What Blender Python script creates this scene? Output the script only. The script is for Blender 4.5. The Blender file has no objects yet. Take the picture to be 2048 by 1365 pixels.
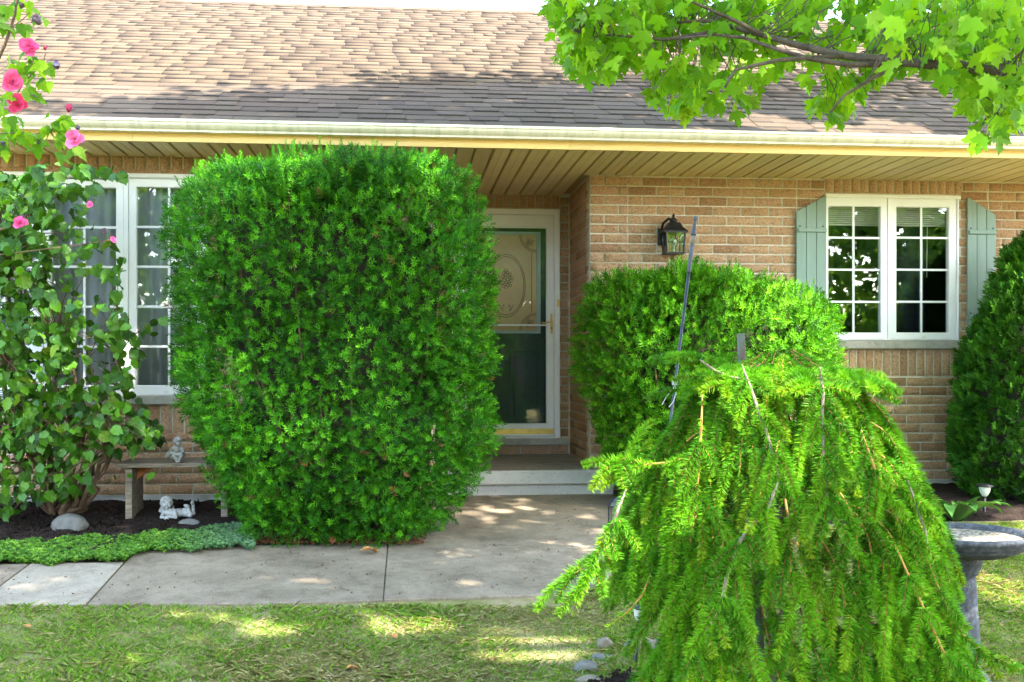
import bpy, bmesh, math, random
import numpy as np
from mathutils import Vector, Matrix, Quaternion

rng = np.random.default_rng(11)
random.seed(11)
sc = bpy.context.scene
col = sc.collection

# ------------------------------------------------------------------ camera
F = 2190.0                     # focal length in pixels of the 2048 px photograph
CX, HY = 1024.0, 727.0         # principal column, horizon row
TH = math.radians(5.63)        # yaw to the right of the wall normal
SN, CS = math.sin(TH), math.cos(TH)
C = 1.664                      # camera height
SL = 0.0718                    # fall of the lawn away from the house
cam_d = bpy.data.cameras.new('camera')
cam = bpy.data.objects.new('camera', cam_d)
col.objects.link(cam)
cam.location = (0, 0, C)
cam.rotation_euler = (math.pi / 2, 0, -TH)
cam_d.sensor_width = 36
cam_d.lens = F / 2048 * 36
cam_d.shift_y = (HY - 682.5) / 2048
cam_d.clip_end = 2000
sc.camera = cam

# ------------------------------------------------------------------ sky, sun, exposure
TO_SUN = Vector((0.50, -0.62, 1.0)).normalized()
w = bpy.data.worlds.new('World')
sc.world = w
w.use_nodes = True
nt = w.node_tree
bg = nt.nodes['Background']
sky = nt.nodes.new('ShaderNodeTexSky')
sky.sky_type = 'NISHITA'
sky.sun_disc = False
sky.sun_elevation = math.asin(TO_SUN.z)
sky.sun_rotation = math.atan2(TO_SUN.x, TO_SUN.y)
sky.air_density = 1.0
sky.dust_density = 2.0
nt.links.new(sky.outputs[0], bg.inputs[0])
bg.inputs[1].default_value = 0.15
sd = bpy.data.lights.new('sun', 'SUN')
sd.energy = 2.3
sd.angle = math.radians(0.6)
sd.color = (1.0, 0.93, 0.82)
so = bpy.data.objects.new('sun', sd)
col.objects.link(so)
so.location = (6, -8, 20)
so.rotation_euler = TO_SUN.to_track_quat('Z', 'Y').to_euler()
sc.view_settings.view_transform = 'Standard'
sc.view_settings.look = 'None'
sc.view_settings.exposure = 3.8
sc.view_settings.gamma = 1.0
sc.view_settings.use_curve_mapping = False
sc.cycles.use_denoising = True
sc.cycles.max_bounces = 8
sc.cycles.transparent_max_bounces = 12
sc.cycles.caustics_reflective = False
sc.cycles.caustics_refractive = False


# ------------------------------------------------------------------ pixel helpers
def ray(px, py):
    a = (px - CX) / F
    b = (HY - py) / F
    return Vector((SN + a * CS, CS - a * SN, b))


def wall_pt(px, py, Y):
    """point where the pixel's ray meets the vertical plane y = Y"""
    r = ray(px, py)
    t = Y / r.y
    return Vector((r.x * t, Y, C + r.z * t))


def WX(px, Y):
    return wall_pt(px, HY, Y).x


def WZ(px, py, Y):
    return wall_pt(px, py, Y).z


def zg(y):
    if y <= 0:
        return 0.0
    return SL * min(y, 8.6)


def G(px, py, lift=0.0):
    """point where the pixel's ray meets the lawn"""
    r = ray(px, py)
    t = (C - lift) / (SL * r.y - r.z)
    return Vector((r.x * t, r.y * t, C + r.z * t))


def at_depth(px, py, d):
    r = ray(px, py)
    return Vector((r.x * d, r.y * d, C + r.z * d))


def proj(p):
    d = p[0] * SN + p[1] * CS
    r = p[0] * CS - p[1] * SN
    if d < 0.05:
        return (-9999.0, -9999.0, d)
    return (CX + F * r / d, HY - F * (p[2] - C) / d, d)


def proj_np(P):
    d = P[:, 0] * SN + P[:, 1] * CS
    r = P[:, 0] * CS - P[:, 1] * SN
    dd = np.where(d < 0.05, 0.05, d)
    return CX + F * r / dd, HY - F * (P[:, 2] - C) / dd, d


def in_poly(x, y, poly):
    x = np.asarray(x, float)
    y = np.asarray(y, float)
    ins = np.zeros(x.shape, bool)
    n = len(poly)
    for i in range(n):
        x0, y0 = poly[i]
        x1, y1 = poly[(i + 1) % n]
        c = ((y0 > y) != (y1 > y)) & (x < (x1 - x0) * (y - y0) / (y1 - y0 + 1e-12) + x0)
        ins ^= c
    return ins


# ------------------------------------------------------------------ materials
def N(t, typ, **kw):
    n = t.nodes.new(typ)
    for k, v in kw.items():
        setattr(n, k, v)
    return n


def base_mat(name):
    m = bpy.data.materials.new(name)
    m.use_nodes = True
    t = m.node_tree
    p = t.nodes['Principled BSDF']
    return m, t, p


def ramp(t, stops):
    r = N(t, 'ShaderNodeValToRGB')
    e = r.color_ramp.elements
    while len(e) > 1:
        e.remove(e[-1])
    for i, (p, c) in enumerate(stops):
        el = e[0] if i == 0 else e.new(p)
        el.position = p
        el.color = (c[0], c[1], c[2], 1)
    return r


def mixrgb(t, a, b, fac, blend='MIX'):
    m = N(t, 'ShaderNodeMix', data_type='RGBA', blend_type=blend)
    for sock, v in ((m.inputs[0], fac), (m.inputs[6], a), (m.inputs[7], b)):
        if hasattr(v, 'is_linked') or hasattr(v, 'links'):
            t.links.new(v, sock)
        elif isinstance(v, (int, float)):
            sock.default_value = v
        else:
            sock.default_value = (v[0], v[1], v[2], 1)
    return m.outputs[2]


def noise(t, scale, detail=4, rough=0.6, vec=None, dist=0.0):
    n = N(t, 'ShaderNodeTexNoise')
    n.inputs['Scale'].default_value = scale
    n.inputs['Detail'].default_value = detail
    n.inputs['Roughness'].default_value = rough
    n.inputs['Distortion'].default_value = dist
    if vec is not None:
        t.links.new(vec, n.inputs['Vector'])
    return n.outputs[0]


def worldpos(t, scale=None):
    g = N(t, 'ShaderNodeNewGeometry')
    if scale is None:
        return g.outputs['Position']
    mp = N(t, 'ShaderNodeMapping')
    mp.inputs['Scale'].default_value = scale
    t.links.new(g.outputs['Position'], mp.inputs['Vector'])
    return mp.outputs[0]


def bump(t, p, h, strength=0.5, dist=0.01):
    b = N(t, 'ShaderNodeBump')
    b.inputs['Strength'].default_value = strength
    b.inputs['Distance'].default_value = dist
    t.links.new(h, b.inputs['Height'])
    t.links.new(b.outputs[0], p.inputs['Normal'])


def plain(name, c, rough=0.6, metal=0.0, var=0.12, nscale=9.0, bumps=0.0, bscale=60.0, bdist=0.004, spec=0.5, stretch=None):
    m, t, p = base_mat(name)
    wp = worldpos(t, stretch)
    n = noise(t, nscale, 5, 0.62, wp)
    d = tuple(max(0, x * (1 - 2.2 * var)) for x in c)
    l = tuple(min(1, x * (1 + 1.2 * var)) for x in c)
    r = ramp(t, [(0.28, d), (0.5, c), (0.75, l)])
    t.links.new(n, r.inputs[0])
    t.links.new(r.outputs[0], p.inputs['Base Color'])
    p.inputs['Roughness'].default_value = rough
    p.inputs['Metallic'].default_value = metal
    p.inputs['Specular IOR Level'].default_value = spec
    if bumps > 0:
        bump(t, p, noise(t, bscale, 5, 0.65, wp), bumps, bdist)
    return m


def varied(name, stops, mode, rough=0.9, nscale=75.0, namt=0.9, bumps=1.0, bscale=75.0, bdist=0.03, dark=(0.55, 0.47, 0.42), spec=0.2):
    """colour varies piece by piece: by object (mode obj) or by the mesh attribute rnd (mode attr)"""
    m, t, p = base_mat(name)
    if mode == 'obj':
        o = N(t, 'ShaderNodeObjectInfo')
        rv = o.outputs['Random']
    else:
        o = N(t, 'ShaderNodeAttribute', attribute_name='rnd')
        rv = o.outputs['Fac']
    r = ramp(t, stops)
    t.links.new(rv, r.inputs[0])
    wp = worldpos(t)
    n = noise(t, nscale, 6, 0.7, wp)
    r2 = ramp(t, [(0.32, dark), (0.50, (1, 1, 1)), (0.72, (1.25, 1.22, 1.18))])
    t.links.new(n, r2.inputs[0])
    c = mixrgb(t, r.outputs[0], r2.outputs[0], namt, 'MULTIPLY')
    t.links.new(c, p.inputs['Base Color'])
    p.inputs['Roughness'].default_value = rough
    p.inputs['Specular IOR Level'].default_value = spec
    bump(t, p, noise(t, bscale, 6, 0.7, wp), bumps, bdist)
    return m


def leafmat(name, tint=(1, 1, 1), trans=0.4, rough=0.45, spec=0.4, mode='attr', stops=None, warm=(1.25, 1.15, 0.5), veins=0.0):
    """foliage: colour from the mesh attribute Col (or the object), part of the light shines through"""
    m, t, p = base_mat(name)
    if mode == 'attr':
        a = N(t, 'ShaderNodeAttribute', attribute_name='Col')
        c = a.outputs['Color']
    else:
        o = N(t, 'ShaderNodeObjectInfo')
        r = ramp(t, stops)
        t.links.new(o.outputs['Random'], r.inputs[0])
        c = r.outputs[0]
        if veins > 0:
            tcd = N(t, 'ShaderNodeTexCoord')
            sx = N(t, 'ShaderNodeSeparateXYZ')
            t.links.new(tcd.outputs['Object'], sx.inputs[0])
            ab = N(t, 'ShaderNodeMath', operation='ABSOLUTE')
            t.links.new(sx.outputs[0], ab.inputs[0])
            m1 = N(t, 'ShaderNodeMath', operation='MULTIPLY_ADD')
            t.links.new(ab.outputs[0], m1.inputs[0])
            m1.inputs[1].default_value = -0.85
            t.links.new(sx.outputs[1], m1.inputs[2])
            m2 = N(t, 'ShaderNodeMath', operation='MULTIPLY')
            t.links.new(m1.outputs[0], m2.inputs[0])
            m2.inputs[1].default_value = 46.0
            m3 = N(t, 'ShaderNodeMath', operation='SINE')
            t.links.new(m2.outputs[0], m3.inputs[0])
            rv_ = ramp(t, [(0.0, (0.72, 0.74, 0.6)), (0.6, (1, 1, 1)), (1.0, (1.12, 1.1, 1.1))])
            mr = N(t, 'ShaderNodeMapRange')
            mr.inputs['From Min'].default_value = -1
            t.links.new(m3.outputs[0], mr.inputs['Value'])
            t.links.new(mr.outputs[0], rv_.inputs[0])
            c = mixrgb(t, c, rv_.outputs[0], veins, 'MULTIPLY')
            bump(t, p, m3.outputs[0], 0.35, 0.02)
            nb_ = noise(t, 60, 4, 0.7, worldpos(t))
            rb_ = ramp(t, [(0.3, (0.7, 0.72, 0.7)), (0.65, (1.1, 1.1, 1.0))])
            t.links.new(nb_, rb_.inputs[0])
            c = mixrgb(t, c, rb_.outputs[0], 0.7, 'MULTIPLY')
    c = mixrgb(t, c, tint, 1.0, 'MULTIPLY')
    t.links.new(c, p.inputs['Base Color'])
    p.inputs['Roughness'].default_value = rough
    p.inputs['Specular IOR Level'].default_value = spec
    tr = N(t, 'ShaderNodeBsdfTranslucent')
    c2 = mixrgb(t, c, warm, 1.0, 'MULTIPLY')
    t.links.new(c2, tr.inputs['Color'])
    mx = N(t, 'ShaderNodeMixShader')
    mx.inputs[0].default_value = trans
    t.links.new(p.outputs[0], mx.inputs[1])
    t.links.new(tr.outputs[0], mx.inputs[2])
    t.links.new(mx.outputs[0], t.nodes['Material Output'].inputs['Surface'])
    return m


def glassmat(name, ior=1.95, tint=(0.94, 0.96, 0.96), wav=0.02):
    m = bpy.data.materials.new(name)
    m.use_nodes = True
    t = m.node_tree
    t.nodes.remove(t.nodes['Principled BSDF'])
    tr = N(t, 'ShaderNodeBsdfTransparent')
    tr.inputs[0].default_value = (*tint, 1)
    gl = N(t, 'ShaderNodeBsdfGlossy')
    gl.inputs['Roughness'].default_value = 0.008
    lw = N(t, 'ShaderNodeLayerWeight')
    lw.inputs[0].default_value = 0.5
    pw = N(t, 'ShaderNodeMath', operation='POWER')
    t.links.new(lw.outputs['Facing'], pw.inputs[0])
    pw.inputs[1].default_value = 4.0
    fr = N(t, 'ShaderNodeMapRange')
    fr.inputs['To Min'].default_value = ((ior - 1) / (ior + 1)) ** 2
    t.links.new(pw.outputs[0], fr.inputs['Value'])
    b = N(t, 'ShaderNodeBump')
    b.inputs['Strength'].default_value = wav
    b.inputs['Distance'].default_value = 0.02
    t.links.new(noise(t, 2.2, 1, 0.4, worldpos(t)), b.inputs['Height'])
    t.links.new(b.outputs[0], gl.inputs['Normal'])
    mx = N(t, 'ShaderNodeMixShader')
    t.links.new(fr.outputs[0], mx.inputs[0])
    t.links.new(tr.outputs[0], mx.inputs[1])
    t.links.new(gl.outputs[0], mx.inputs[2])
    t.links.new(mx.outputs[0], t.nodes['Material Output'].inputs['Surface'])
    return m


BRICK = [(0.0, (0.47, 0.27, 0.155)), (0.15, (0.60, 0.365, 0.21)), (0.5, (0.67, 0.42, 0.245)), (0.75, (0.71, 0.465, 0.285)), (1.0, (0.68, 0.41, 0.265))]
SHING = [(0.0, (0.060, 0.043, 0.029)), (0.2, (0.073, 0.052, 0.034)), (0.75, (0.082, 0.060, 0.039)), (1.0, (0.094, 0.071, 0.047))]
M = {}
M['brick'] = varied('brick', BRICK, 'obj')
M['brick_j'] = varied('brick_joined', BRICK, 'attr')
M['shingle'] = varied('shingle', SHING, 'obj', 0.95, 140, 0.45, 0.5, 260, 0.004, (0.5, 0.5, 0.5), 0.15)
M['shingle_j'] = varied('shingle_joined', SHING, 'attr', 0.95, 140, 0.45, 0.5, 260, 0.004, (0.5, 0.5, 0.5), 0.15)
M['mortar'] = plain('mortar', (0.60, 0.545, 0.42), 0.95, 0, 0.1, 14, 0.5, 120, 0.004)
M['concrete'] = plain('concrete', (0.36, 0.345, 0.31), 0.9, 0, 0.16, 5, 0.5, 70, 0.006)
M['white'] = plain('white_vinyl', (0.84, 0.84, 0.83), 0.38, 0, 0.03, 4)
M['gutter'] = plain('cream_aluminium', (0.72, 0.66, 0.55), 0.45, 0, 0.11, 5, stretch=(5, 1, 0.8))
M['fascia'] = plain('tan_fascia', (0.78, 0.54, 0.20), 0.45, 0, 0.07, 3, stretch=(0.5, 2, 8))
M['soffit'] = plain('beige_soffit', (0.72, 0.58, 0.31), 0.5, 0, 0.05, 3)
M['groove'] = plain('soffit_groove', (0.36, 0.25, 0.09), 0.6, 0, 0.05, 3)
M['shutter'] = plain('sage_green_paint', (0.20, 0.29, 0.235), 0.5, 0, 0.06, 6, 0.15, 40, 0.003, stretch=(3, 3, 0.4))
M['sill'] = plain('sill_stone', (0.36, 0.34, 0.29), 0.85, 0, 0.14, 10, 0.8, 30, 0.012)
M['black'] = plain('black_iron', (0.018, 0.018, 0.018), 0.42, 0.3, 0.2, 20)
M['slate'] = plain('slate_blue_iron', (0.035, 0.040, 0.050), 0.45, 0.35, 0.18, 30)
M['brass'] = plain('brass', (0.72, 0.52, 0.16), 0.3, 0.9, 0.12, 20)
M['bluegreen_door'] = plain('dark_green_door', (0.010, 0.034, 0.042), 0.3, 0, 0.1, 5)
M['lighttrim'] = plain('pale_blue_trim', (0.55, 0.64, 0.66), 0.4, 0, 0.04, 5)
M['pane'] = glassmat('window_glass')
M['pane_door'] = glassmat('storm_glass', 1.6, (0.9, 0.92, 0.92), 0.06)
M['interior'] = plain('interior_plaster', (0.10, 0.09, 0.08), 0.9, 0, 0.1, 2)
M['blind'] = plain('blind_slats', (0.62, 0.60, 0.52), 0.5, 0, 0.05, 5)
M['roofdeck'] = plain('roof_deck', (0.08, 0.06, 0.05), 0.95, 0, 0.1, 9)
M['lawn'] = None
M['stone'] = plain('field_stone', (0.125, 0.12, 0.105), 0.85, 0, 0.2, 16, 0.7, 40, 0.01)
M['stone_tan'] = plain('tan_stone', (0.17, 0.14, 0.098), 0.85, 0, 0.2, 16, 0.7, 40, 0.01)
M['statue'] = plain('cast_stone', (0.36, 0.355, 0.33), 0.85, 0, 0.2, 40, 0.35, 90, 0.003)
M['bark'] = plain('maple_bark', (0.085, 0.062, 0.045), 0.9, 0, 0.3, 18, 0.9, 40, 0.02, stretch=(1, 1, 0.35))
M['twig'] = plain('brown_twig', (0.13, 0.075, 0.04), 0.8, 0, 0.25, 30)
M['spruce_wood'] = plain('spruce_wood', (0.28, 0.14, 0.03), 0.8, 0, 0.25, 40, 0.5, 120, 0.003)
M['spruce_grey'] = plain('spruce_grey_bark', (0.19, 0.15, 0.11), 0.85, 0, 0.25, 40, 0.6, 90, 0.004)
M['core'] = plain('shade_core', (0.022, 0.016, 0.008), 0.95, 0, 0.3, 20)  # solid near-black filler; its colour stands for the shade inside the bushes


def oldwood():
    m, t, p = base_mat('weathered_wood')
    wp = worldpos(t, (6, 40, 40))
    n = noise(t, 1.0, 6, 0.7, wp, 0.6)
    r = ramp(t, [(0.3, (0.09, 0.07, 0.05)), (0.5, (0.21, 0.165, 0.115)), (0.72, (0.33, 0.28, 0.21))])
    t.links.new(n, r.inputs[0])
    t.links.new(r.outputs[0], p.inputs['Base Color'])
    p.inputs['Roughness'].default_value = 0.9
    bump(t, p, n, 0.7, 0.01)
    return m


M['wood'] = oldwood()
M['orangewood'] = plain('orange_cedar', (0.42, 0.13, 0.025), 0.7, 0, 0.1, 20)


def perfmat():
    """soffit sheet punched with rows of small holes"""
    m, t, p = base_mat('perforated_soffit')
    wp = worldpos(t, (125, 125, 0.001))
    v = N(t, 'ShaderNodeTexVoronoi')
    v.inputs['Randomness'].default_value = 0.0
    v.inputs['Scale'].default_value = 1.0
    t.links.new(wp, v.inputs['Vector'])
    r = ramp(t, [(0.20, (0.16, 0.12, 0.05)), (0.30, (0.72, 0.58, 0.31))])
    t.links.new(v.outputs['Distance'], r.inputs[0])
    t.links.new(r.outputs[0], p.inputs['Base Color'])
    p.inputs['Roughness'].default_value = 0.5
    return m


M['perf'] = perfmat()


def pathmat(name, c, dk):
    m, t, p = base_mat(name)
    wp = worldpos(t)
    n1 = noise(t, 1.3, 6, 0.65, wp, 0.4)
    r1 = ramp(t, [(0.32, dk), (0.55, c), (0.75, tuple(x * 1.18 for x in c))])
    t.links.new(n1, r1.inputs[0])
    n2 = noise(t, 95, 4, 0.7, wp)
    r2 = ramp(t, [(0.34, (0.62, 0.62, 0.62)), (0.55, (1, 1, 1))])
    t.links.new(n2, r2.inputs[0])
    c2 = mixrgb(t, r1.outputs[0], r2.outputs[0], 0.75, 'MULTIPLY')
    n3 = noise(t, 9, 7, 0.75, wp, 0.8)
    r3 = ramp(t, [(0.36, (0.66, 0.62, 0.57)), (0.52, (1, 1, 1)), (0.70, (1.16, 1.15, 1.12))])
    t.links.new(n3, r3.inputs[0])
    c2 = mixrgb(t, c2, r3.outputs[0], 0.75, 'MULTIPLY')
    t.links.new(c2, p.inputs['Base Color'])
    p.inputs['Roughness'].default_value = 0.9
    p.inputs['Specular IOR Level'].default_value = 0.2
    bump(t, p, n2, 0.6, 0.006)
    return m


M['path'] = pathmat('old_concrete', (0.235, 0.188, 0.134), (0.125, 0.098, 0.066))
M['path_light'] = pathmat('new_concrete', (0.31, 0.265, 0.20), (0.225, 0.188, 0.138))
M['porch'] = pathmat('porch_concrete', (0.30, 0.255, 0.21), (0.235, 0.20, 0.165))


def porous():
    m, t, p = base_mat('pitted_concrete')
    wp = worldpos(t, (1, 1, 0.7))
    n1 = noise(t, 3, 5, 0.6, wp)
    r1 = ramp(t, [(0.3, (0.32, 0.31, 0.285)), (0.7, (0.44, 0.425, 0.39))])
    t.links.new(n1, r1.inputs[0])
    v = N(t, 'ShaderNodeTexVoronoi')
    v.inputs['Scale'].default_value = 48
    t.links.new(wp, v.inputs['Vector'])
    r2 = ramp(t, [(0.10, (0.12, 0.12, 0.12)), (0.17, (1, 1, 1))])
    t.links.new(v.outputs['Distance'], r2.inputs[0])
    c = mixrgb(t, r1.outputs[0], r2.outputs[0], 0.8, 'MULTIPLY')
    t.links.new(c, p.inputs['Base Color'])
    p.inputs['Roughness'].default_value = 0.92
    bump(t, p, r2.outputs[0], 0.6, 0.006)
    return m


M['porous'] = porous()


def lawnmat():
    m, t, p = base_mat('lawn_soil')
    wp = worldpos(t)
    n1 = noise(t, 2.2, 6, 0.7, wp)
    r1 = ramp(t, [(0.36, (0.10, 0.12, 0.03)), (0.5, (0.20, 0.18, 0.07)), (0.64, (0.30, 0.24, 0.14))])
    t.links.new(n1, r1.inputs[0])
    t.links.new(r1.outputs[0], p.inputs['Base Color'])
    p.inputs['Roughness'].default_value = 1.0
    p.inputs['Specular IOR Level'].default_value = 0.1
    bump(t, p, noise(t, 70, 5, 0.7, wp), 0.8, 0.02)
    return m


M['lawn'] = lawnmat()
M['mulch'] = plain('mulch', (0.032, 0.022, 0.017), 0.98, 0, 0.35, 45, 1.0, 55, 0.03, spec=0.1)
M['needle_litter'] = plain('needle_litter', (0.16, 0.065, 0.025), 0.98, 0, 0.35, 60, 1.0, 90, 0.02, spec=0.1)
M['curtain'] = leafmat('sheer_cloth', (1, 1, 1), 0.45, 0.9, 0.1, 'obj', [(0, (0.66, 0.68, 0.74)), (1, (0.70, 0.72, 0.78))], (1, 1, 1))
M['drape'] = plain('navy_drape', (0.02, 0.022, 0.06), 0.9, 0, 0.2, 3)
M['frosted'] = plain('frosted_shade', (0.55, 0.55, 0.45), 0.35, 0, 0.08, 20)
M['dryleaf'] = plain('dry_leaf', (0.40, 0.20, 0.06), 0.8, 0, 0.3, 30)


def birdbath_mat():
    m, t, p = base_mat('weathered_cast_stone')
    wp = worldpos(t)
    n = noise(t, 42, 6, 0.75, wp)
    r = ramp(t, [(0.32, (0.012, 0.014, 0.018)), (0.5, (0.036, 0.041, 0.050)), (0.68, (0.11, 0.12, 0.135))])
    t.links.new(n, r.inputs[0])
    t.links.new(r.outputs[0], p.inputs['Base Color'])
    p.inputs['Roughness'].default_value = 0.75
    bump(t, p, n, 0.4, 0.005)
    return m


M['bath'] = birdbath_mat()


def basin_mat():
    m, t, p = base_mat('dried_basin')
    wp = worldpos(t)
    n = noise(t, 60, 6, 0.8, wp)
    r = ramp(t, [(0.36, (0.03, 0.03, 0.03)), (0.5, (0.17, 0.14, 0.095)), (0.62, (0.36, 0.32, 0.25))])
    t.links.new(n, r.inputs[0])
    t.links.new(r.outputs[0], p.inputs['Base Color'])
    p.inputs['Roughness'].default_value = 0.9
    bump(t, p, n, 0.5, 0.004)
    return m


M['basin'] = basin_mat()


def decor_glass():
    m, t, p = base_mat('warm_light_tint_glass')
    p.inputs['Base Color'].default_value = (0.85, 0.50, 0.23, 1)  # amber base colour stands in for warm light on the glass
    p.inputs['Roughness'].default_value = 0.3
    p.inputs['Specular IOR Level'].default_value = 0.8
    bump(t, p, noise(t, 28, 3, 0.5, worldpos(t), 1.0), 0.25, 0.01)
    return m


M['decor'] = decor_glass()
M['etch'] = plain('etched_line', (0.16, 0.08, 0.035), 0.4, 0, 0.1, 20)

M['yew'] = leafmat('yew_needles', (1, 1, 1), 0.28, 0.5, 0.16)
M['spruce'] = leafmat('spruce_needles', (1, 1, 1), 0.28, 0.5, 0.18)
M['cedar'] = leafmat('cedar_scales', (1, 1, 1), 0.15, 0.6, 0.15)
M['grass'] = leafmat('grass_blades', (1, 1, 1), 0.3, 0.5, 0.25)
M['cover'] = leafmat('cover_leaves', (1, 1, 1), 0.2, 0.5, 0.3)
MAPLE = [(0.0, (0.07, 0.20, 0.006)), (0.4, (0.17, 0.36, 0.009)), (0.85, (0.27, 0.46, 0.012)), (1.0, (0.22, 0.36, 0.12))]
M['maple'] = leafmat('maple_leaf', (1, 1, 1), 0.56, 0.5, 0.25, 'obj', MAPLE, veins=0.5)
M['maple_j'] = leafmat('maple_leaves', (1, 1, 1), 0.56, 0.5, 0.25)
HAZEL = [(0.0, (0.022, 0.09, 0.005)), (0.4, (0.052, 0.17, 0.008)), (0.8, (0.11, 0.28, 0.014)), (1.0, (0.24, 0.38, 0.03))]
M['hazel'] = leafmat('round_leaf', (1, 1, 1), 0.3, 0.42, 0.4, 'obj', HAZEL, veins=0.9)
M['hazel_j'] = leafmat('round_leaves', (1, 1, 1), 0.3, 0.42, 0.4)
HOSTA = [(0.0, (0.05, 0.15, 0.03)), (1.0, (0.10, 0.26, 0.05))]
M['hosta'] = leafmat('broad_leaf', (1, 1, 1), 0.2, 0.25, 0.6, 'obj', HOSTA)
M['petal'] = leafmat('pink_petals', (1, 1, 1), 0.35, 0.6, 0.2)


# ------------------------------------------------------------------ mesh helpers
def mesh_np(name, V, Fc, cols=None, rnd=None, smooth=False):
    V = np.asarray(V, np.float32)
    Fc = np.asarray(Fc, np.int32)
    me = bpy.data.meshes.new(name)
    k = Fc.shape[1]
    me.vertices.add(len(V))
    me.vertices.foreach_set('co', V.ravel())
    me.loops.add(Fc.size)
    me.loops.foreach_set('vertex_index', Fc.ravel())
    me.polygons.add(len(Fc))
    me.polygons.foreach_set('loop_start', np.arange(len(Fc), dtype=np.int32) * k)
    me.polygons.foreach_set('loop_total', np.full(len(Fc), k, np.int32))
    if cols is not None:
        a = me.attributes.new('Col', 'FLOAT_COLOR', 'POINT')
        c4 = np.ones((len(V), 4), np.float32)
        c4[:, :3] = cols
        a.data.foreach_set('color', c4.ravel())
    if rnd is not None:
        a = me.attributes.new('rnd', 'FLOAT', 'POINT')
        a.data.foreach_set('value', np.asarray(rnd, np.float32))
    me.update(calc_edges=True)
    if smooth:
        me.polygons.foreach_set('use_smooth', np.ones(len(Fc), bool))
    me.validate()
    return me


def tri(Fc):
    """quads to triangles"""
    Fc = np.asarray(Fc)
    return np.concatenate([Fc[:, [0, 1, 2]], Fc[:, [0, 2, 3]]])


def scatter(tv, tf, pos, mats, cols=None, tc=None):
    K = len(tv)
    n = len(pos)
    V = (pos[:, None, :] + np.einsum('nij,kj->nki', mats, tv)).reshape(-1, 3)
    Fc = (tf[None] + (np.arange(n) * K)[:, None, None]).reshape(-1, tf.shape[1])
    Cc = None
    if cols is not None:
        Cc = np.repeat(cols[:, None, :], K, 1)
        if tc is not None:
            Cc = Cc * tc[None, :, None]
        Cc = Cc.reshape(-1, 3)
    return V, Fc, Cc


def cat(parts):
    Vs, Fs, Cs, o = [], [], [], 0
    for V, Fc, Cc in parts:
        Vs.append(V)
        Fs.append(Fc + o)
        Cs.append(Cc if Cc is not None else np.ones((len(V), 3)))
        o += len(V)
    return np.concatenate(Vs), np.concatenate(Fs), np.concatenate(Cs)


def unit(v):
    return v / (np.linalg.norm(v, axis=-1, keepdims=True) + 1e-9)


def frames(d, size, roll=None, up=None):
    """matrices whose z axis is d (N,3), scaled by size; random or given roll"""
    d = unit(d)
    n = len(d)
    if up is None:
        up = rng.normal(size=(n, 3))
    x = unit(np.cross(up, d))
    y = np.cross(d, x)
    m = np.stack([x, y, d], axis=2)
    return m * np.asarray(size).reshape(-1, 1, 1)


def frames_xyz(x, y, z, size):
    return np.stack([x, y, z], axis=2) * np.asarray(size).reshape(-1, 1, 1)


def nz(P, freq, seed, octs=3):
    r = np.random.default_rng(seed)
    out = np.zeros(len(P))
    for o in range(octs):
        for k in range(4):
            kv = r.normal(size=3) * freq * (1.9 ** o)
            out += np.sin(P @ kv + r.uniform(0, 6.28)) / (1.6 ** o) / 4
    return out


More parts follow.
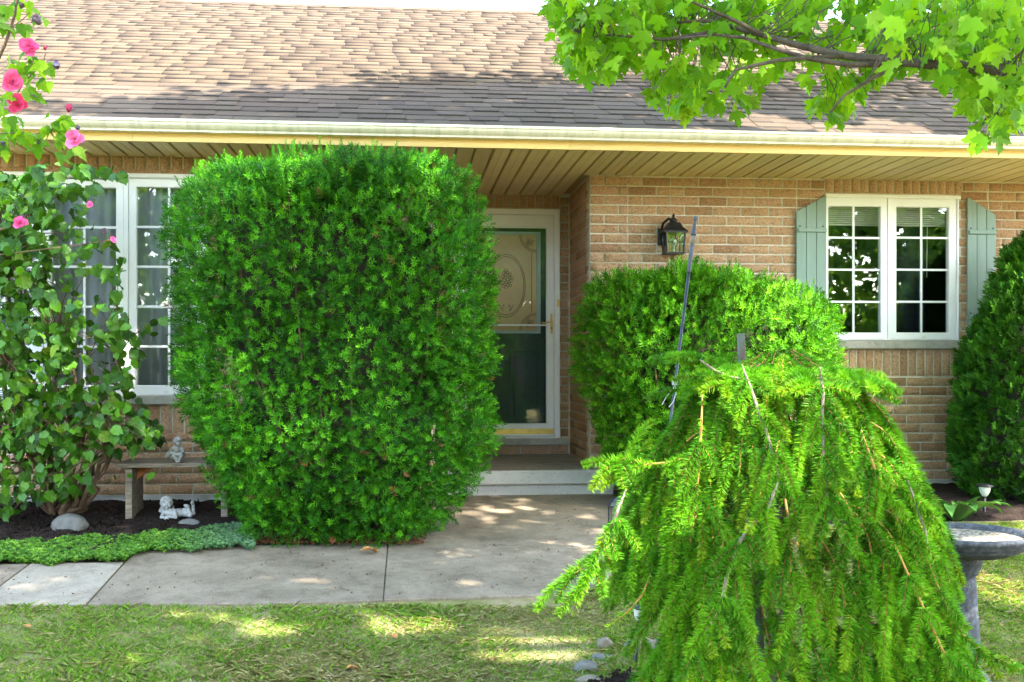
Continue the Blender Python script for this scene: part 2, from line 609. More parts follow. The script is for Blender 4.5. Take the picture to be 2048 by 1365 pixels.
class MB:
    """collects boxes, prisms and tubes, then links them as one mesh object"""

    def __init__(self):
        self.v, self.f = [], []

    def add(self, V, Fs):
        o = len(self.v)
        self.v += [tuple(p) for p in V]
        self.f += [tuple(i + o for i in f) for f in Fs]
        return self

    def box(self, x0, x1, y0, y1, z0, z1, mtx=None):
        V = [Vector(p) for p in ((x0, y0, z0), (x1, y0, z0), (x1, y1, z0), (x0, y1, z0), (x0, y0, z1), (x1, y0, z1), (x1, y1, z1), (x0, y1, z1))]
        if mtx is not None:
            V = [mtx @ p for p in V]
        return self.add(V, [(0, 3, 2, 1), (4, 5, 6, 7), (0, 1, 5, 4), (1, 2, 6, 5), (2, 3, 7, 6), (3, 0, 4, 7)])

    def extr(self, poly, x0, x1):
        """polygon of (y, z) pulled along x"""
        n = len(poly)
        V = [(x0, p[0], p[1]) for p in poly] + [(x1, p[0], p[1]) for p in poly]
        Fs = [(i, (i + 1) % n, n + (i + 1) % n, n + i) for i in range(n)]
        Fs += [tuple(range(n - 1, -1, -1)), tuple(range(n, 2 * n))]
        return self.add(V, Fs)

    def slab(self, poly, h, drop):
        """ground polygon of (x, y, z): top at z + h, bottom at z - drop"""
        n = len(poly)
        V = [(p[0], p[1], p[2] + h) for p in poly] + [(p[0], p[1], p[2] - drop) for p in poly]
        Fs = [tuple(range(n)), tuple(range(2 * n - 1, n - 1, -1))]
        Fs += [(i, n + i, n + (i + 1) % n, (i + 1) % n) for i in range(n)]
        return self.add(V, Fs)

    def tube(self, pts, rad, sides=8, caps=True):
        pts = [Vector(p) for p in pts]
        n = len(pts)
        if not isinstance(rad, (list, tuple)):
            rad = [rad] * n
        o = []
        ref = Vector((0.3, 0.9, 0.2))
        V = []
        for i, p in enumerate(pts):
            d = (pts[min(i + 1, n - 1)] - pts[max(i - 1, 0)]).normalized()
            x = d.cross(ref)
            if x.length < 1e-3:
                x = d.cross(Vector((1, 0, 0)))
            x.normalize()
            y = d.cross(x)
            for s in range(sides):
                a = 2 * math.pi * s / sides
                V.append(p + (x * math.cos(a) + y * math.sin(a)) * rad[i])
        Fs = []
        for i in range(n - 1):
            for s in range(sides):
                a, b = i * sides + s, i * sides + (s + 1) % sides
                Fs.append((a, a + sides, b + sides, b))
        if caps:
            Fs.append(tuple(range(sides)))
            Fs.append(tuple(range(n * sides - 1, (n - 1) * sides - 1, -1)))
        return self.add(V, Fs)

    def lathe(self, prof, c=(0, 0, 0), sides=32, mtx=None, caps=False):
        V = []
        for r, z in prof:
            for s in range(sides):
                a = 2 * math.pi * s / sides
                p = Vector((r * math.cos(a), r * math.sin(a), z))
                if mtx is not None:
                    p = mtx @ p
                V.append(p + Vector(c))
        Fs = []
        for i in range(len(prof) - 1):
            for s in range(sides):
                a, b = i * sides + s, i * sides + (s + 1) % sides
                Fs.append((a, b, b + sides, a + sides))
        if caps:
            Fs.append(tuple(range(sides - 1, -1, -1)))
            Fs.append(tuple(range((len(prof) - 1) * sides, len(prof) * sides)))
        return self.add(V, Fs)

    def ring(self, o, i, y0, y1):
        """rectangular frame in a wall: outer (x0,x1,z0,z1), inner the same, from y0 (front) to y1; inner edge slightly chamfered"""
        ch = min(0.006, abs(o[0] - i[0]) * 0.3 + 0.0005)
        V = []
        for (r, y) in ((o, y0), ((i[0] - ch, i[1] + ch, i[2] - ch, i[3] + ch), y0), (i, y0 + ch), (i, y1), (o, y1)):
            V += [(r[0], y, r[2]), (r[1], y, r[2]), (r[1], y, r[3]), (r[0], y, r[3])]
        Fs = []
        for k in range(5):
            for s in range(4):
                a, b = k * 4 + s, k * 4 + (s + 1) % 4
                c2 = ((k + 1) % 5) * 4
                Fs.append((a, b, c2 + (s + 1) % 4, c2 + s))
        return self.add(V, Fs)

    def build(self, name, mat, parent=None, smooth=False, bevel=0.0):
        me = bpy.data.meshes.new(name)
        me.from_pydata(self.v, [], self.f)
        bm = bmesh.new()
        bm.from_mesh(me)
        bmesh.ops.recalc_face_normals(bm, faces=bm.faces)
        bm.to_mesh(me)
        bm.free()
        if smooth:
            me.polygons.foreach_set('use_smooth', [True] * len(me.polygons))
        o = link(name, me, mat, parent)
        if bevel > 0:
            b = o.modifiers.new('bevel', 'BEVEL')
            b.width = bevel
            b.segments = 2
            b.limit_method = 'ANGLE'
        return o


def link(name, me, mat, parent=None):
    o = bpy.data.objects.new(name, me)
    col.objects.link(o)
    if mat is not None and len(me.materials) == 0:
        me.materials.append(M[mat])
    if parent is not None:
        o.parent = parent
        o.matrix_parent_inverse = Matrix.Translation(-wloc(parent))
    return o


def wloc(o):
    v = Vector((0, 0, 0))
    # things are Empties with a location only; parts are meshes in world coordinates at the origin
    return v + (o.location if o.type == 'EMPTY' else Vector((0, 0, 0)))


def tag(o, label, catg, group=None, kind=None):
    if label:
        o['label'] = label
    if catg:
        o['category'] = catg
    if group:
        o['group'] = group
    if kind:
        o['kind'] = kind
    return o


def thing(name, label, catg, loc, group=None):
    o = bpy.data.objects.new(name, None)
    o.empty_display_size = 0.1
    col.objects.link(o)
    o.location = loc
    return tag(o, label, catg, group)


def place(name, me, mtx, parent, world_parent_loc=None):
    """a piece with shared mesh data, placed by a matrix in world space"""
    o = bpy.data.objects.new(name, me)
    col.objects.link(o)
    o.parent = parent
    o.matrix_parent_inverse = Matrix.Translation(-wloc(parent))
    o.matrix_basis = mtx
    return o


# ------------------------------------------------------------------ the ground
YL, YR, YD, YF, YGUT = 8.406, 8.884, 10.0, 7.80, 7.67      # left wall, right wall, door wall, fascia, gutter front
XC = 1.519                                                  # right corner of the porch recess
XE = 0.236                                                  # left corner of the recess
ZS = C + 1.545                                              # soffit
ZB = C - 0.985                                              # lowest brick course
bmg = MB()
ys = [-400, -60, 0, 2, 4, 5, 6, 7, 8, 8.6, 30, 400]
xs = [-400, -30, -8, 0, 8, 30, 400]
V = [(x, y, zg(y)) for y in ys for x in xs]
Fs = []
for j in range(len(ys) - 1):
    for i in range(len(xs) - 1):
        a = j * len(xs) + i
        Fs.append((a, a + 1, a + 1 + len(xs), a + len(xs)))
bmg.add(V, Fs)
tag(bmg.build('lawn', 'lawn'), 'shaded front lawn of thin patchy grass below the walkway', None, kind='structure')

# concrete walkway: four slabs
path = thing('walkway', 'grey concrete front walkway leading to the porch step', None, G(700, 1150))
tag(path, None, None, kind='structure')


def slab_part(pix, mat):
    poly = [G(*p) for p in pix]
    b = MB().slab(poly, 0.016, 0.08)
    return b.build('slab', mat, path, bevel=0.006)


slab_part([(-420, 1219), (-60, 1217), (-2, 1177), (57, 1133), (-60, 1136), (-330, 1138)], 'path')
slab_part([(-56, 1217), (171, 1214.5), (247, 1130), (61, 1133), (2, 1177)], 'path_light')
slab_part([(175, 1214.5), (450, 1213), (640, 1210), (765.3, 1205.5), (775.3, 1090), (500, 1096), (272, 1108), (251, 1130)], 'path')
slab_part([(767, 1205), (900, 1201), (1040, 1197), (1130, 1194), (1200, 1178), (1235, 1140), (1246, 1070), (1238, 1020), (1226, 992.5), (1120, 993), (860, 993), (800, 1040), (777, 1092)], 'path')


# ------------------------------------------------------------------ the house
house = thing('house', 'single-storey tan brick house with brown shingle roof, white windows and recessed front door', 'house', (0, YL, zg(YL)))


def cells(x0, x1, z0, z1, openings):
    xs = sorted({x0, x1} | {min(max(v, x0), x1) for o in openings for v in o[:2]})
    zs = sorted({z0, z1} | {min(max(v, z0), z1) for o in openings for v in o[2:]})
    out = []
    for j in range(len(zs) - 1):
        run = None
        for i in range(len(xs) - 1):
            cx, cz = (xs[i] + xs[i + 1]) / 2, (zs[j] + zs[j + 1]) / 2
            hole = any(o[0] < cx < o[1] and o[2] < cz < o[3] for o in openings)
            if hole:
                if run:
                    out.append(run)
                run = None
            else:
                run = [xs[i], xs[i + 1], zs[j], zs[j + 1]] if run is None else [run[0], xs[i + 1], zs[j], zs[j + 1]]
        if run:
            out.append(run)
    return out


# openings (world x0,x1,z0,z1)
LW = (WX(-92, YL), WX(414, YL), WZ(200, 790.5, YL), WZ(200, 346, YL))
RW = (WX(1651, YR), WX(1917.5, YR), WZ(1780, 680.5, YR), WZ(1780, 390, YR))
DX1 = WX(1119, YD)
DX0 = DX1 - 1.0
DW = (DX0, DX1, WZ(1100, 875, YD), WZ(1100, 419, YD))
MR = 0.009                                                   # mortar sits this far behind the brick faces

b = MB()
for c_ in cells(-8.0, XE, ZB - 0.002, ZS + 0.15, [LW]):
    b.box(c_[0], c_[1], YL + MR, YL + 0.16, c_[2], c_[3])
wall_l = b.build('brick_wall', 'mortar', house)
wall_l['label'] = 'brick front wall below and around the wide left window'
b = MB()
for c_ in cells(XC, 9.6, ZB - 0.002, ZS + 0.15, [RW]):
    b.box(c_[0], c_[1], YR + MR, YR + 0.16, c_[2], c_[3])
wall_r = b.build('brick_wall', 'mortar', house)
wall_r['label'] = 'brick front wall around the shuttered window'
b = MB()
for c_ in cells(XE + 0.12, XC + 0.15, ZB, ZS + 0.15, [DW]):
    b.box(c_[0], c_[1], YD + MR, YD + 0.16, c_[2], c_[3])
wall_d = b.build('brick_wall', 'mortar', house)
wall_d['label'] = 'brick wall around the front door'
b = MB().box(XC + MR, XC + 0.15, YR + 0.165, YD + 0.0, ZB, ZS + 0.15)
b.box(XC + MR, XC + 0.1, YR + MR + 0.001, YR + 0.16, ZB, ZS + 0.15)
wall_s = b.build('brick_wall', 'mortar', house)
wall_s['label'] = 'brick side wall of the door recess'
b = MB().box(XE - 0.15, XE - MR, YL + 0.165, YD + 0.1, ZB, ZS + 0.15)
wall_e = b.build('brick_wall', 'mortar', house)
# foundation
b = MB()
b.box(-8.0, XE - 0.012, YL + 0.012, YL + 0.2, 0.2, ZB)
b.box(XC + 0.012, 9.6, YR + 0.012, YR + 0.2, 0.2, ZB)
b.box(XE - 0.15, XC + 0.15, YD + 0.012, YD + 0.2, 0.2, ZB)
b.build('foundation', 'concrete', house)
# rear of the house, so the rooms are dark inside
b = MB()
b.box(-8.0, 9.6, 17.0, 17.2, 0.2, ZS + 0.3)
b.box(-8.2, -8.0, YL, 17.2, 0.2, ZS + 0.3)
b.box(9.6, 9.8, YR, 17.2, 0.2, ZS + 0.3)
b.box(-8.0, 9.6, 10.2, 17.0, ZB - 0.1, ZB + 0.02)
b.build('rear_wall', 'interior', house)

# --- bricks
CH, BLN = 0.0789, 0.239
MJ = 0.012


def brick_template(seed):
    r = np.random.default_rng(seed)
    nx, nzz = 5, 2
    V = []
    for j in range(nzz + 1):
        for i in range(nx + 1):
            u = -0.5 + i / nx
            v = -0.5 + j / nzz
            edge = (i in (0, nx)) or (j in (0, nzz))
            d = 0.09 + 0.05 * r.random() if edge else r.uniform(-0.22, 0.10)
            if 0 < i < nx:
                u += r.uniform(-0.04, 0.04)
            if 0 < j < nzz:
                v += r.uniform(-0.12, 0.12)
            V.append((u, d, v))
    Fq = []
    for j in range(nzz):
        for i in range(nx):
            a = j * (nx + 1) + i
            Fq.append((a, a + 1, a + nx + 2, a + nx + 1))
    # border, pulled back to the depth 1
    border = list(range(nx + 1)) + [(nx + 1) * j + nx for j in range(1, nzz + 1)] + [(nx + 1) * nzz + i for i in range(nx - 1, -1, -1)] + [(nx + 1) * j for j in range(nzz - 1, 0, -1)]
    base = len(V)
    for k in border:
        V.append((V[k][0], 1.0, V[k][2]))
    n = len(border)
    for k in range(n):
        Fq.append((border[k], base + k, base + (k + 1) % n, border[(k + 1) % n]))
    return np.array(V), np.array(Fq)


BT = [brick_template(i) for i in range(7)]
brick_me = []
for Vt, Ft in BT:
    me = mesh_np('brick', Vt, Ft[:, ::-1])
    me.materials.append(M['brick'])
    brick_me.append(me)
BD = 0.036

bricks = []      # (wall, u0, u1, z0, z1, proud, vertical)


def courses(wallname, u0, u1, z0, n, openings, breaks=(), proud=None, ch=CH, phase=0):
    segs_all = sorted([u0, u1] + [b_ for b_ in breaks if u0 < b_ < u1])
    for k in range(n):
        za, zb = z0 + k * ch + MJ / 2, z0 + (k + 1) * ch - MJ / 2
        if zb > ZS + 0.004:
            zb = ZS + 0.004
        if zb - za < 0.02:
            continue
        for s in range(len(segs_all) - 1):
            a, e = segs_all[s], segs_all[s + 1]
            off = (k + phase) % 2 * 0.5 * BLN
            x = a - off
            while x < e - 0.005:
                xa, xb = max(x, a) + MJ / 2, min(x + BLN, e) - MJ / 2
                x += BLN
                ints = [(xa, xb)]
                for o in openings:
                    if o[2] < (za + zb) / 2 < o[3]:
                        nxt = []
                        for p, q in ints:
                            if q <= o[0] or p >= o[1]:
                                nxt.append((p, q))
                            else:
                                if p < o[0] - 0.02:
                                    nxt.append((p, o[0] - 0.004))
                                if q > o[1] + 0.02:
                                    nxt.append((o[1] + 0.004, q))
                        ints = nxt
                for p, q in ints:
                    if q - p > 0.022:
                        pr = proud((p + q) / 2, k) if proud else 0.0
                        bricks.append((wallname, p, q, za, zb, pr, False))


def soldiers(wallname, u0, u1, z0, z1, pitch):
    n = max(1, round((u1 - u0) / pitch))
    pt = (u1 - u0) / n
    for i in range(n):
        bricks.append((wallname, u0 + i * pt + MJ / 2, u0 + (i + 1) * pt - MJ / 2, z0 + MJ / 2, z1 - MJ / 2, 0.0, True))


NC = 33
# right wall
zt_s0, zt_s1 = WZ(1780, 388.5, YR), ZS + 0.004
zs_b0, zs_b1 = WZ(1780, 753.5, YR), WZ(1780, 698.5, YR)
x_sh0, x_sh1 = WX(1650, YR), WX(1926, YR)
op_r = [(RW[0] - 0.002, RW[1] + 0.002, RW[2], RW[3]), (x_sh0, x_sh1, zt_s0, 99), (x_sh0 - 0.02, WX(1935, YR), zs_b0, zs_b1 + 0.085)]
QX = WX(1256, YR)
PX = WX(1594.5, YR)
courses('r', XC, 9.5, ZB, NC, op_r, [QX, PX, WX(1978, YR)], lambda u, k: 0.012 if (u < QX and (k // 5) % 2 == 0) else 0.0)
soldiers('r', x_sh0, x_sh1, zt_s0, zt_s1, 0.077)
soldiers('r', x_sh0 - 0.02, WX(1935, YR), zs_b0, zs_b1, 0.077)
# left wall
ltz0 = WZ(200, 344.5, YL)
l_sh0, l_sh1 = WX(-120, YL), WX(413, YL)
lsz0, lsz1 = WZ(300, 872, YL), WZ(300, 810, YL)
op_l = [(LW[0] - 0.002, LW[1] + 0.002, LW[2], LW[3]), (l_sh0, l_sh1, ltz0, 99), (l_sh0, WX(440, YL), lsz0, lsz1 + 0.08)]
courses('l', -6.0, XE, ZB, NC, op_l, [], None, CH, 1)
soldiers('l', l_sh0, l_sh1, ltz0, ZS + 0.004, 0.0885)
soldiers('l', l_sh0, WX(440, YL), lsz0, lsz1, 0.0885)
# door wall
dtz0 = WZ(1080, 417.5, YD)
op_d = [(DW[0] - 0.002, DW[1] + 0.002, -9, DW[3]), (DX0 - 0.05, DX1 + 0.0, dtz0, 99)]
courses('d', XE, XC - 0.004, C - 0.835, NC, op_d)
soldiers('d', DX0 - 0.05, DX1, dtz0, ZS + 0.004, 0.077)
for i in range(5):
    xa = XE + 0.05 + i * 0.262
    bricks.append(('d', xa, min(xa + 0.25, XC - 0.01), C - 0.832, WZ(1050, 891.5, YD) - 0.004, 0.0, False))
# recess sides: u runs along -y for the right one (faces -x)
courses('s', -YD, -(YR + 0.045), ZB, NC, [], [], None, CH, 1)
courses('e', YL + 0.045, YD, ZB, NC, [], [], None, CH, 0)


def brick_matrix(bk):
    wn, u0, u1, z0, z1, pr, ver = bk
    L, H = u1 - u0, z1 - z0
    uc, zc = (u0 + u1) / 2, (z0 + z1) / 2
    S = Matrix.Diagonal((L, BD, H, 1)) if not ver else Matrix.Rotation(math.pi / 2, 4, 'Y') @ Matrix.Diagonal((H, BD, L, 1))
    if wn in 'rld':
        Y = {'r': YR, 'l': YL, 'd': YD}[wn]
        T = Matrix.Translation((uc, Y - pr, zc))
    elif wn == 's':
        T = Matrix.Translation((XC - pr, -uc, zc)) @ Matrix.Rotation(-math.pi / 2, 4, 'Z')
    else:
        T = Matrix.Translation((XE + pr, uc, zc)) @ Matrix.Rotation(math.pi / 2, 4, 'Z')
    return T @ S


# outlines of what stands in front of the wall, to pick the bricks that show
OCC = [
    [(315, 500), (345, 370), (430, 325), (560, 300), (880, 300), (945, 360), (990, 480), (1003, 850), (980, 960), (900, 1060), (500, 1090), (430, 1010), (370, 870), (330, 720)],
    [(1160, 620), (1190, 530), (1300, 515), (1500, 520), (1640, 570), (1690, 660), (1690, 760), (1960, 1365), (1200, 1365), (1210, 960), (1160, 720)],
    [(1650, 700), (1720, 740), (1850, 900), (1880, 1000), (1600, 1000)],
    [(1900, 800), (1935, 620), (2000, 500), (2048, 470), (2400, 400), (2400, 1100), (1950, 1100), (1900, 980)],
    [(-200, 340), (150, 340), (220, 480), (240, 700), (230, 900), (180, 1030), (-200, 1030)],
]
vis = []
for i, bk in enumerate(bricks):
    m = brick_matrix(bk)
    p = proj(m.translation)
    area = (bk[2] - bk[1]) * (bk[4] - bk[3])
    if bk[0] in 's':
        area *= 0.35
    ok = 0 < p[0] < 2048 and 340 < p[1] < 1010 and not any(in_poly([p[0]], [p[1]], o)[0] for o in OCC)
    if bk[0] == 'e':
        ok = False
    vis.append((area if ok else 0.0, i))
vis.sort(reverse=True)
single = {i for a, i in vis[:300] if a > 0}
wall_of = {'r': wall_r, 'l': wall_l, 'd': wall_d, 's': wall_s, 'e': wall_e}
JV, JF, JR, o_ = [], [], [], 0
for i, bk in enumerate(bricks):
    m = brick_matrix(bk)
    kk = random.randrange(7)
    if i in single:
        place('brick', brick_me[kk], m, wall_of[bk[0]])
    else:
        Vt, Ft = BT[kk]
        A = np.array(m)
        JV.append(Vt @ A[:3, :3].T + A[:3, 3])
        JF.append(Ft[:, ::-1] + o_)
        JR.append(np.full(len(Vt), rng.random()))
        o_ += len(Vt)
rest = link('brickwork', mesh_np('brickwork', np.concatenate(JV), np.concatenate(JF), None, np.concatenate(JR)), 'brick_j', house)
tag(rest, None, None, kind='stuff')

# --- porch step
step = thing('porch_step', 'grey concrete porch slab with pitted front edge below the front door', 'step', (0.9, 8.5, zg(8.5)))
ps = C - 0.838
pf = 8.505
MB().box(XE + 0.004, XC - 0.012, pf + 0.004, YD - 0.004, ps - 0.1, ps + 0.003).build('tread', 'porch', step)
b = MB().box(XE + 0.02, WX(1207.5, pf), pf, YR - 0.02, ps - 0.112, ps)
b.build('slab_edge', 'porous', step, bevel=0.012)
MB().box(XE + 0.05, WX(1226, pf + 0.05), pf + 0.045, YR - 0.03, 0.3, ps - 0.114).build('riser', 'porous', step)

# --- soffit
soff = MB().box(-8.18, 9.78, YF + 0.023, YD + 0.2, ZS + 0.022, ZS + 0.05).build('soffit', 'groove', house)
PW = 0.1345
x0p = 1.452
k0 = int(math.floor((-5.2 - x0p) / PW))
k1 = int(math.ceil((8.2 - x0p) / PW))
for k in range(k0, k1):
    xa = x0p + k * PW
    xm = xa + PW / 2
    perf = (k % 9) in (0, 1, 2)
    y1 = YL + 0.012 if xm < XE else (YD + 0.012 if xm < XC else YR + 0.012)
    bb = MB()
    prof = [(xa + 0.009, ZS + 0.021), (xa + 0.013, ZS), (xa + PW * 0.5 - 0.002, ZS), (xa + PW * 0.5, ZS + 0.003), (xa + PW * 0.5 + 0.002, ZS), (xa + PW - 0.010, ZS), (xa + PW - 0.007, ZS + 0.021)]
    n = len(prof)
    bb.add([(p[0], YF + 0.01, p[1]) for p in prof] + [(p[0], y1, p[1]) for p in prof],
           [(i, i + 1, n + i + 1, n + i) for i in range(n - 1)])
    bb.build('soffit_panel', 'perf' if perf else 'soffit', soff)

# --- fascia, gutter
fx = [-8.2, WX(265, YF), WX(1138, YF), WX(1941, YF), 9.8]
for i in range(4):
    MB().extr([(YF, C + 1.538), (YF + 0.02, C + 1.538), (YF + 0.02, C + 1.67), (YF, C + 1.67), (YF, C + 1.572), (YF - 0.004, C + 1.570), (YF - 0.004, C + 1.538)], fx[i] + 0.0015, fx[i + 1]).build('fascia', 'fascia', house)
gy = YGUT
gz = C + 1.672
gprof = [(gy + 0.010, gz), (gy, gz), (gy, gz - 0.018), (gy + 0.010, gz - 0.022), (gy + 0.012, gz - 0.034), (gy + 0.020, gz - 0.044), (gy + 0.036, gz - 0.057), (gy + 0.050, gz - 0.064), (gy + 0.052, gz - 0.070), (gy + 0.052, gz - 0.078), (YF - 0.001, gz - 0.078), (YF - 0.001, gz - 0.005), (YF - 0.008, gz - 0.005), (YF - 0.008, gz - 0.074), (gy + 0.056, gz - 0.074), (gy + 0.053, gz - 0.062), (gy + 0.024, gz - 0.048), (gy + 0.014, gz - 0.02), (gy + 0.004, gz - 0.004), (gy + 0.010, gz - 0.004)]
gut = MB().extr(gprof, -8.25, 9.85).build('gutter', 'gutter', house)
for xs_ in (WX(430, YGUT), WX(1372, YGUT), WX(1905, YGUT)):
    MB().extr([(p_[0] - 0.0025, p_[1] - (0.0025 if p_[1] < gz - 0.05 else 0)) for p_ in gprof[1:10]] + [(p_[0] + 0.002, p_[1] + 0.002) for p_ in reversed(gprof[1:10])], xs_ - 0.035, xs_ + 0.035).build('joint_sleeve', 'gutter', gut)

# --- roof
PT = math.atan(0.5)
cp, sp = math.cos(PT), math.sin(PT)
RY0, RZ0 = YF - 0.055, C + 1.640
RIDGE_Y = 12.6
RL = (RIDGE_Y - RY0) / cp
b = MB()
rz1 = RZ0 + RL * sp
b.add([(-8.3, RY0, RZ0), (9.9, RY0, RZ0), (9.9, RIDGE_Y, rz1), (-8.3, RIDGE_Y, rz1), (-8.3, RIDGE_Y * 2 - RY0, RZ0), (9.9, RIDGE_Y * 2 - RY0, RZ0)],
      [(0, 1, 2, 3), (3, 2, 5, 4), (0, 3, 4), (1, 5, 2)])
roof = b.build('roof', 'roofdeck', house)
EXPO = 0.145
ST = 0.0075


def shingle_tv():
    """x 0..1 along the course, y 0..1 up the slope, z thickness (scaled): a tab thick at the butt"""
    V = np.array([(0, 0, 0.1), (1, 0, 0.1), (1, 1, 0.1), (0, 1, 0.1), (0, 0, 1), (1, 0, 1), (1, 1, 0.2), (0, 1, 0.2)], float)
    Fq = np.array([(4, 5, 6, 7), (0, 1, 5, 4), (1, 2, 6, 5), (3, 0, 4, 7)])
    return V, Fq


SV, SF = shingle_tv()
sh_me = mesh_np('shingle', SV, SF)
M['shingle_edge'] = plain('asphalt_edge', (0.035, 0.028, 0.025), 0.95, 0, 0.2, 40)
sh_me.materials.append(M['shingle'])
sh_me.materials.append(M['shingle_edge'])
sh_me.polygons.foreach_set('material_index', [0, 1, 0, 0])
RT = Matrix.Translation((0, RY0, RZ0)) @ Matrix.Rotation(PT, 4, 'X')
tabs = []
ncr = int(RL / EXPO) + 1
for k in range(ncr):
    x = -5.6 - random.random() * 0.3
    thick = random.random() < 0.5
    while x < 8.6:
        wd = random.uniform(0.13, 0.36)
        lift = 0.006 if thick else 0.0
        if random.random() < 0.62:
            thick = not thick
        y0 = k * EXPO - 0.004
        y1 = min((k + 1) * EXPO + 0.006, RL)
        tabs.append((x, wd - 0.006, y0 + random.uniform(-0.002, 0.002), y1 - y0, lift + k * 1e-5))
        x += wd
cand = []
for i, tb in enumerate(tabs):
    p = proj(RT @ Vector((tb[0] + tb[1] / 2, tb[2] + 0.07, 0)))
    ok = -5 < p[0] < 2052 and 0 < p[1] < 300 and not (p[0] > 1290 and p[1] < 200) and p[0] > 60
    cand.append((-(p[1] if ok else -1e6), i))
cand.sort()
ssingle = {i for _, i in cand[:300]}
JV, JF, JR, o_ = [], [], [], 0
for i, (x, wd, y0, ln, lift) in enumerate(tabs):
    m = RT @ Matrix.Translation((x, y0, 0.001)) @ Matrix.Diagonal((wd, ln, ST + lift, 1))
    if i in ssingle:
        place('shingle', sh_me, m, roof)
    else:
        A = np.array(m)
        JV.append(SV @ A[:3, :3].T + A[:3, 3])
        JF.append(SF + o_)
        JR.append(np.full(8, rng.random()))
        o_ += 8
shc = link('shingle_courses', mesh_np('shingle_courses', np.concatenate(JV), np.concatenate(JF), None, np.concatenate(JR)), 'shingle_j', roof)
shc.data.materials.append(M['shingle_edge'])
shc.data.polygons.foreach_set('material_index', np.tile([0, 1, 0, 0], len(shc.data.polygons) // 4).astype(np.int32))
tag(shc, None, None, kind='stuff')
x = -5.6
while x < 8.6:
    zz = rz1 + 0.010 + random.uniform(0, 0.004)
    b = MB().add([(x, RIDGE_Y - 0.14, zz - 0.072), (x + 0.30, RIDGE_Y - 0.14, zz - 0.066), (x + 0.30, RIDGE_Y, zz + 0.006), (x, RIDGE_Y, zz), (x, RIDGE_Y + 0.14, zz - 0.072), (x + 0.3, RIDGE_Y + 0.14, zz - 0.066)],
                 [(0, 1, 2, 3), (3, 2, 5, 4)])
    b.build('ridge_cap', 'shingle', roof)
    x += 0.26


# --- windows
def rect(Y, l, t, r, bt, ref=None):
    return (WX(l, Y), WX(r, Y), WZ((l + r) / 2, bt, Y), WZ((l + r) / 2, t, Y))


def window(Y, outer, sashes, label, mull):
    y0 = Y - 0.004
    ins = (sashes[0]['o'][0], sashes[-1]['o'][1], min(s['o'][2] for s in sashes), max(s['o'][3] for s in sashes))
    fr = MB().ring(outer, ins, y0, Y + 0.09)
    for i in range(len(sashes) - 1):
        fr.box(sashes[i]['o'][1], sashes[i + 1]['o'][0], y0 + 0.003, Y + 0.09, ins[2], ins[3])
    fr.box(outer[0] - 0.004, outer[1] + 0.012, y0 - 0.012, y0 - 0.001, outer[3] - 0.03, outer[3] - 0.004)
    wn = fr.build('window', 'white', house)
    wn['label'] = label
    for s in sashes:
        g = s['g']
        MB().ring((s['o'][0] + 0.003, s['o'][1] - 0.003, s['o'][2] + 0.003, s['o'][3] - 0.003), g, y0 + 0.010, Y + 0.06).build('sash', 'white', wn)
        MB().box(g[0] - 0.004, g[1] + 0.004, y0 + 0.034, y0 + 0.037, g[2] - 0.004, g[3] + 0.004).build('pane', 'pane', wn)
        yb0, yb1 = y0 + 0.024, y0 + 0.0325
        hw = 0.0085
        for xv in s['v']:
            MB().box(xv - hw, xv + hw, yb0, yb1, g[2], g[3]).build('muntin', 'white', wn)
        for zh in s['h']:
            MB().box(g[0], g[1], yb0 - 0.001, yb1 + 0.001, zh - hw, zh + hw).build('muntin', 'white', wn)
        if s.get('latch'):
            xm = (s['o'][0] + s['o'][1]) / 2
            MB().box(xm - 0.013, xm + 0.013, y0 + 0.002, y0 + 0.012, s['o'][2] + 0.012, s['o'][2] + 0.026).build('latch', 'gutter', wn)
    return wn


def sash(Y, o, g, vp, hp, latch=False):
    ref = (g[0] + g[2]) / 2
    return {'o': rect(Y, *o), 'g': rect(Y, *g), 'v': [WX(v, Y) for v in vp], 'h': [WZ(ref, h, Y) for h in hp], 'latch': latch}


HL = [454, 533.7, 613.5, 693.2]
ls = [sash(YL, (-84, 358, 76.5, 789.5), (-68, 375, 60, 771), [-4], HL),
      sash(YL, (85.5, 358, 247.5, 789.5), (102, 375, 231.5, 771), [167], HL),
      sash(YL, (256.5, 358, 408, 789.5), (273, 375, 392, 771), [337], HL, True)]
window(YL, LW, ls, 'wide white casement window with sheer curtains behind the round-leaved shrub', None)
HR = [475.6, 539.7, 603.8]
rs = [sash(YR, (1654, 397, 1776, 679), (1657.5, 413, 1762, 665.5), [1709], HR),
      sash(YR, (1783, 397, 1914, 679), (1794, 415, 1898.5, 665.5), [1845], HR, True)]
rs[0]['o'] = (rs[0]['o'][0], rs[0]['o'][1], rs[1]['o'][2], rs[1]['o'][3])
window(YR, RW, rs, 'white double casement window between sage green shutters', None)
# stone sills
MB().box(WX(-130, YL), WX(428, YL), YL - 0.045, YL + 0.1, WZ(300, 809, YL), WZ(300, 792, YL)).build('window_sill', 'sill', house, bevel=0.006)
MB().box(WX(1640, YR), WX(1938, YR), YR - 0.045, YR + 0.1, WZ(1780, 698, YR), WZ(1780, 682, YR)).build('window_sill', 'sill', house, bevel=0.006)


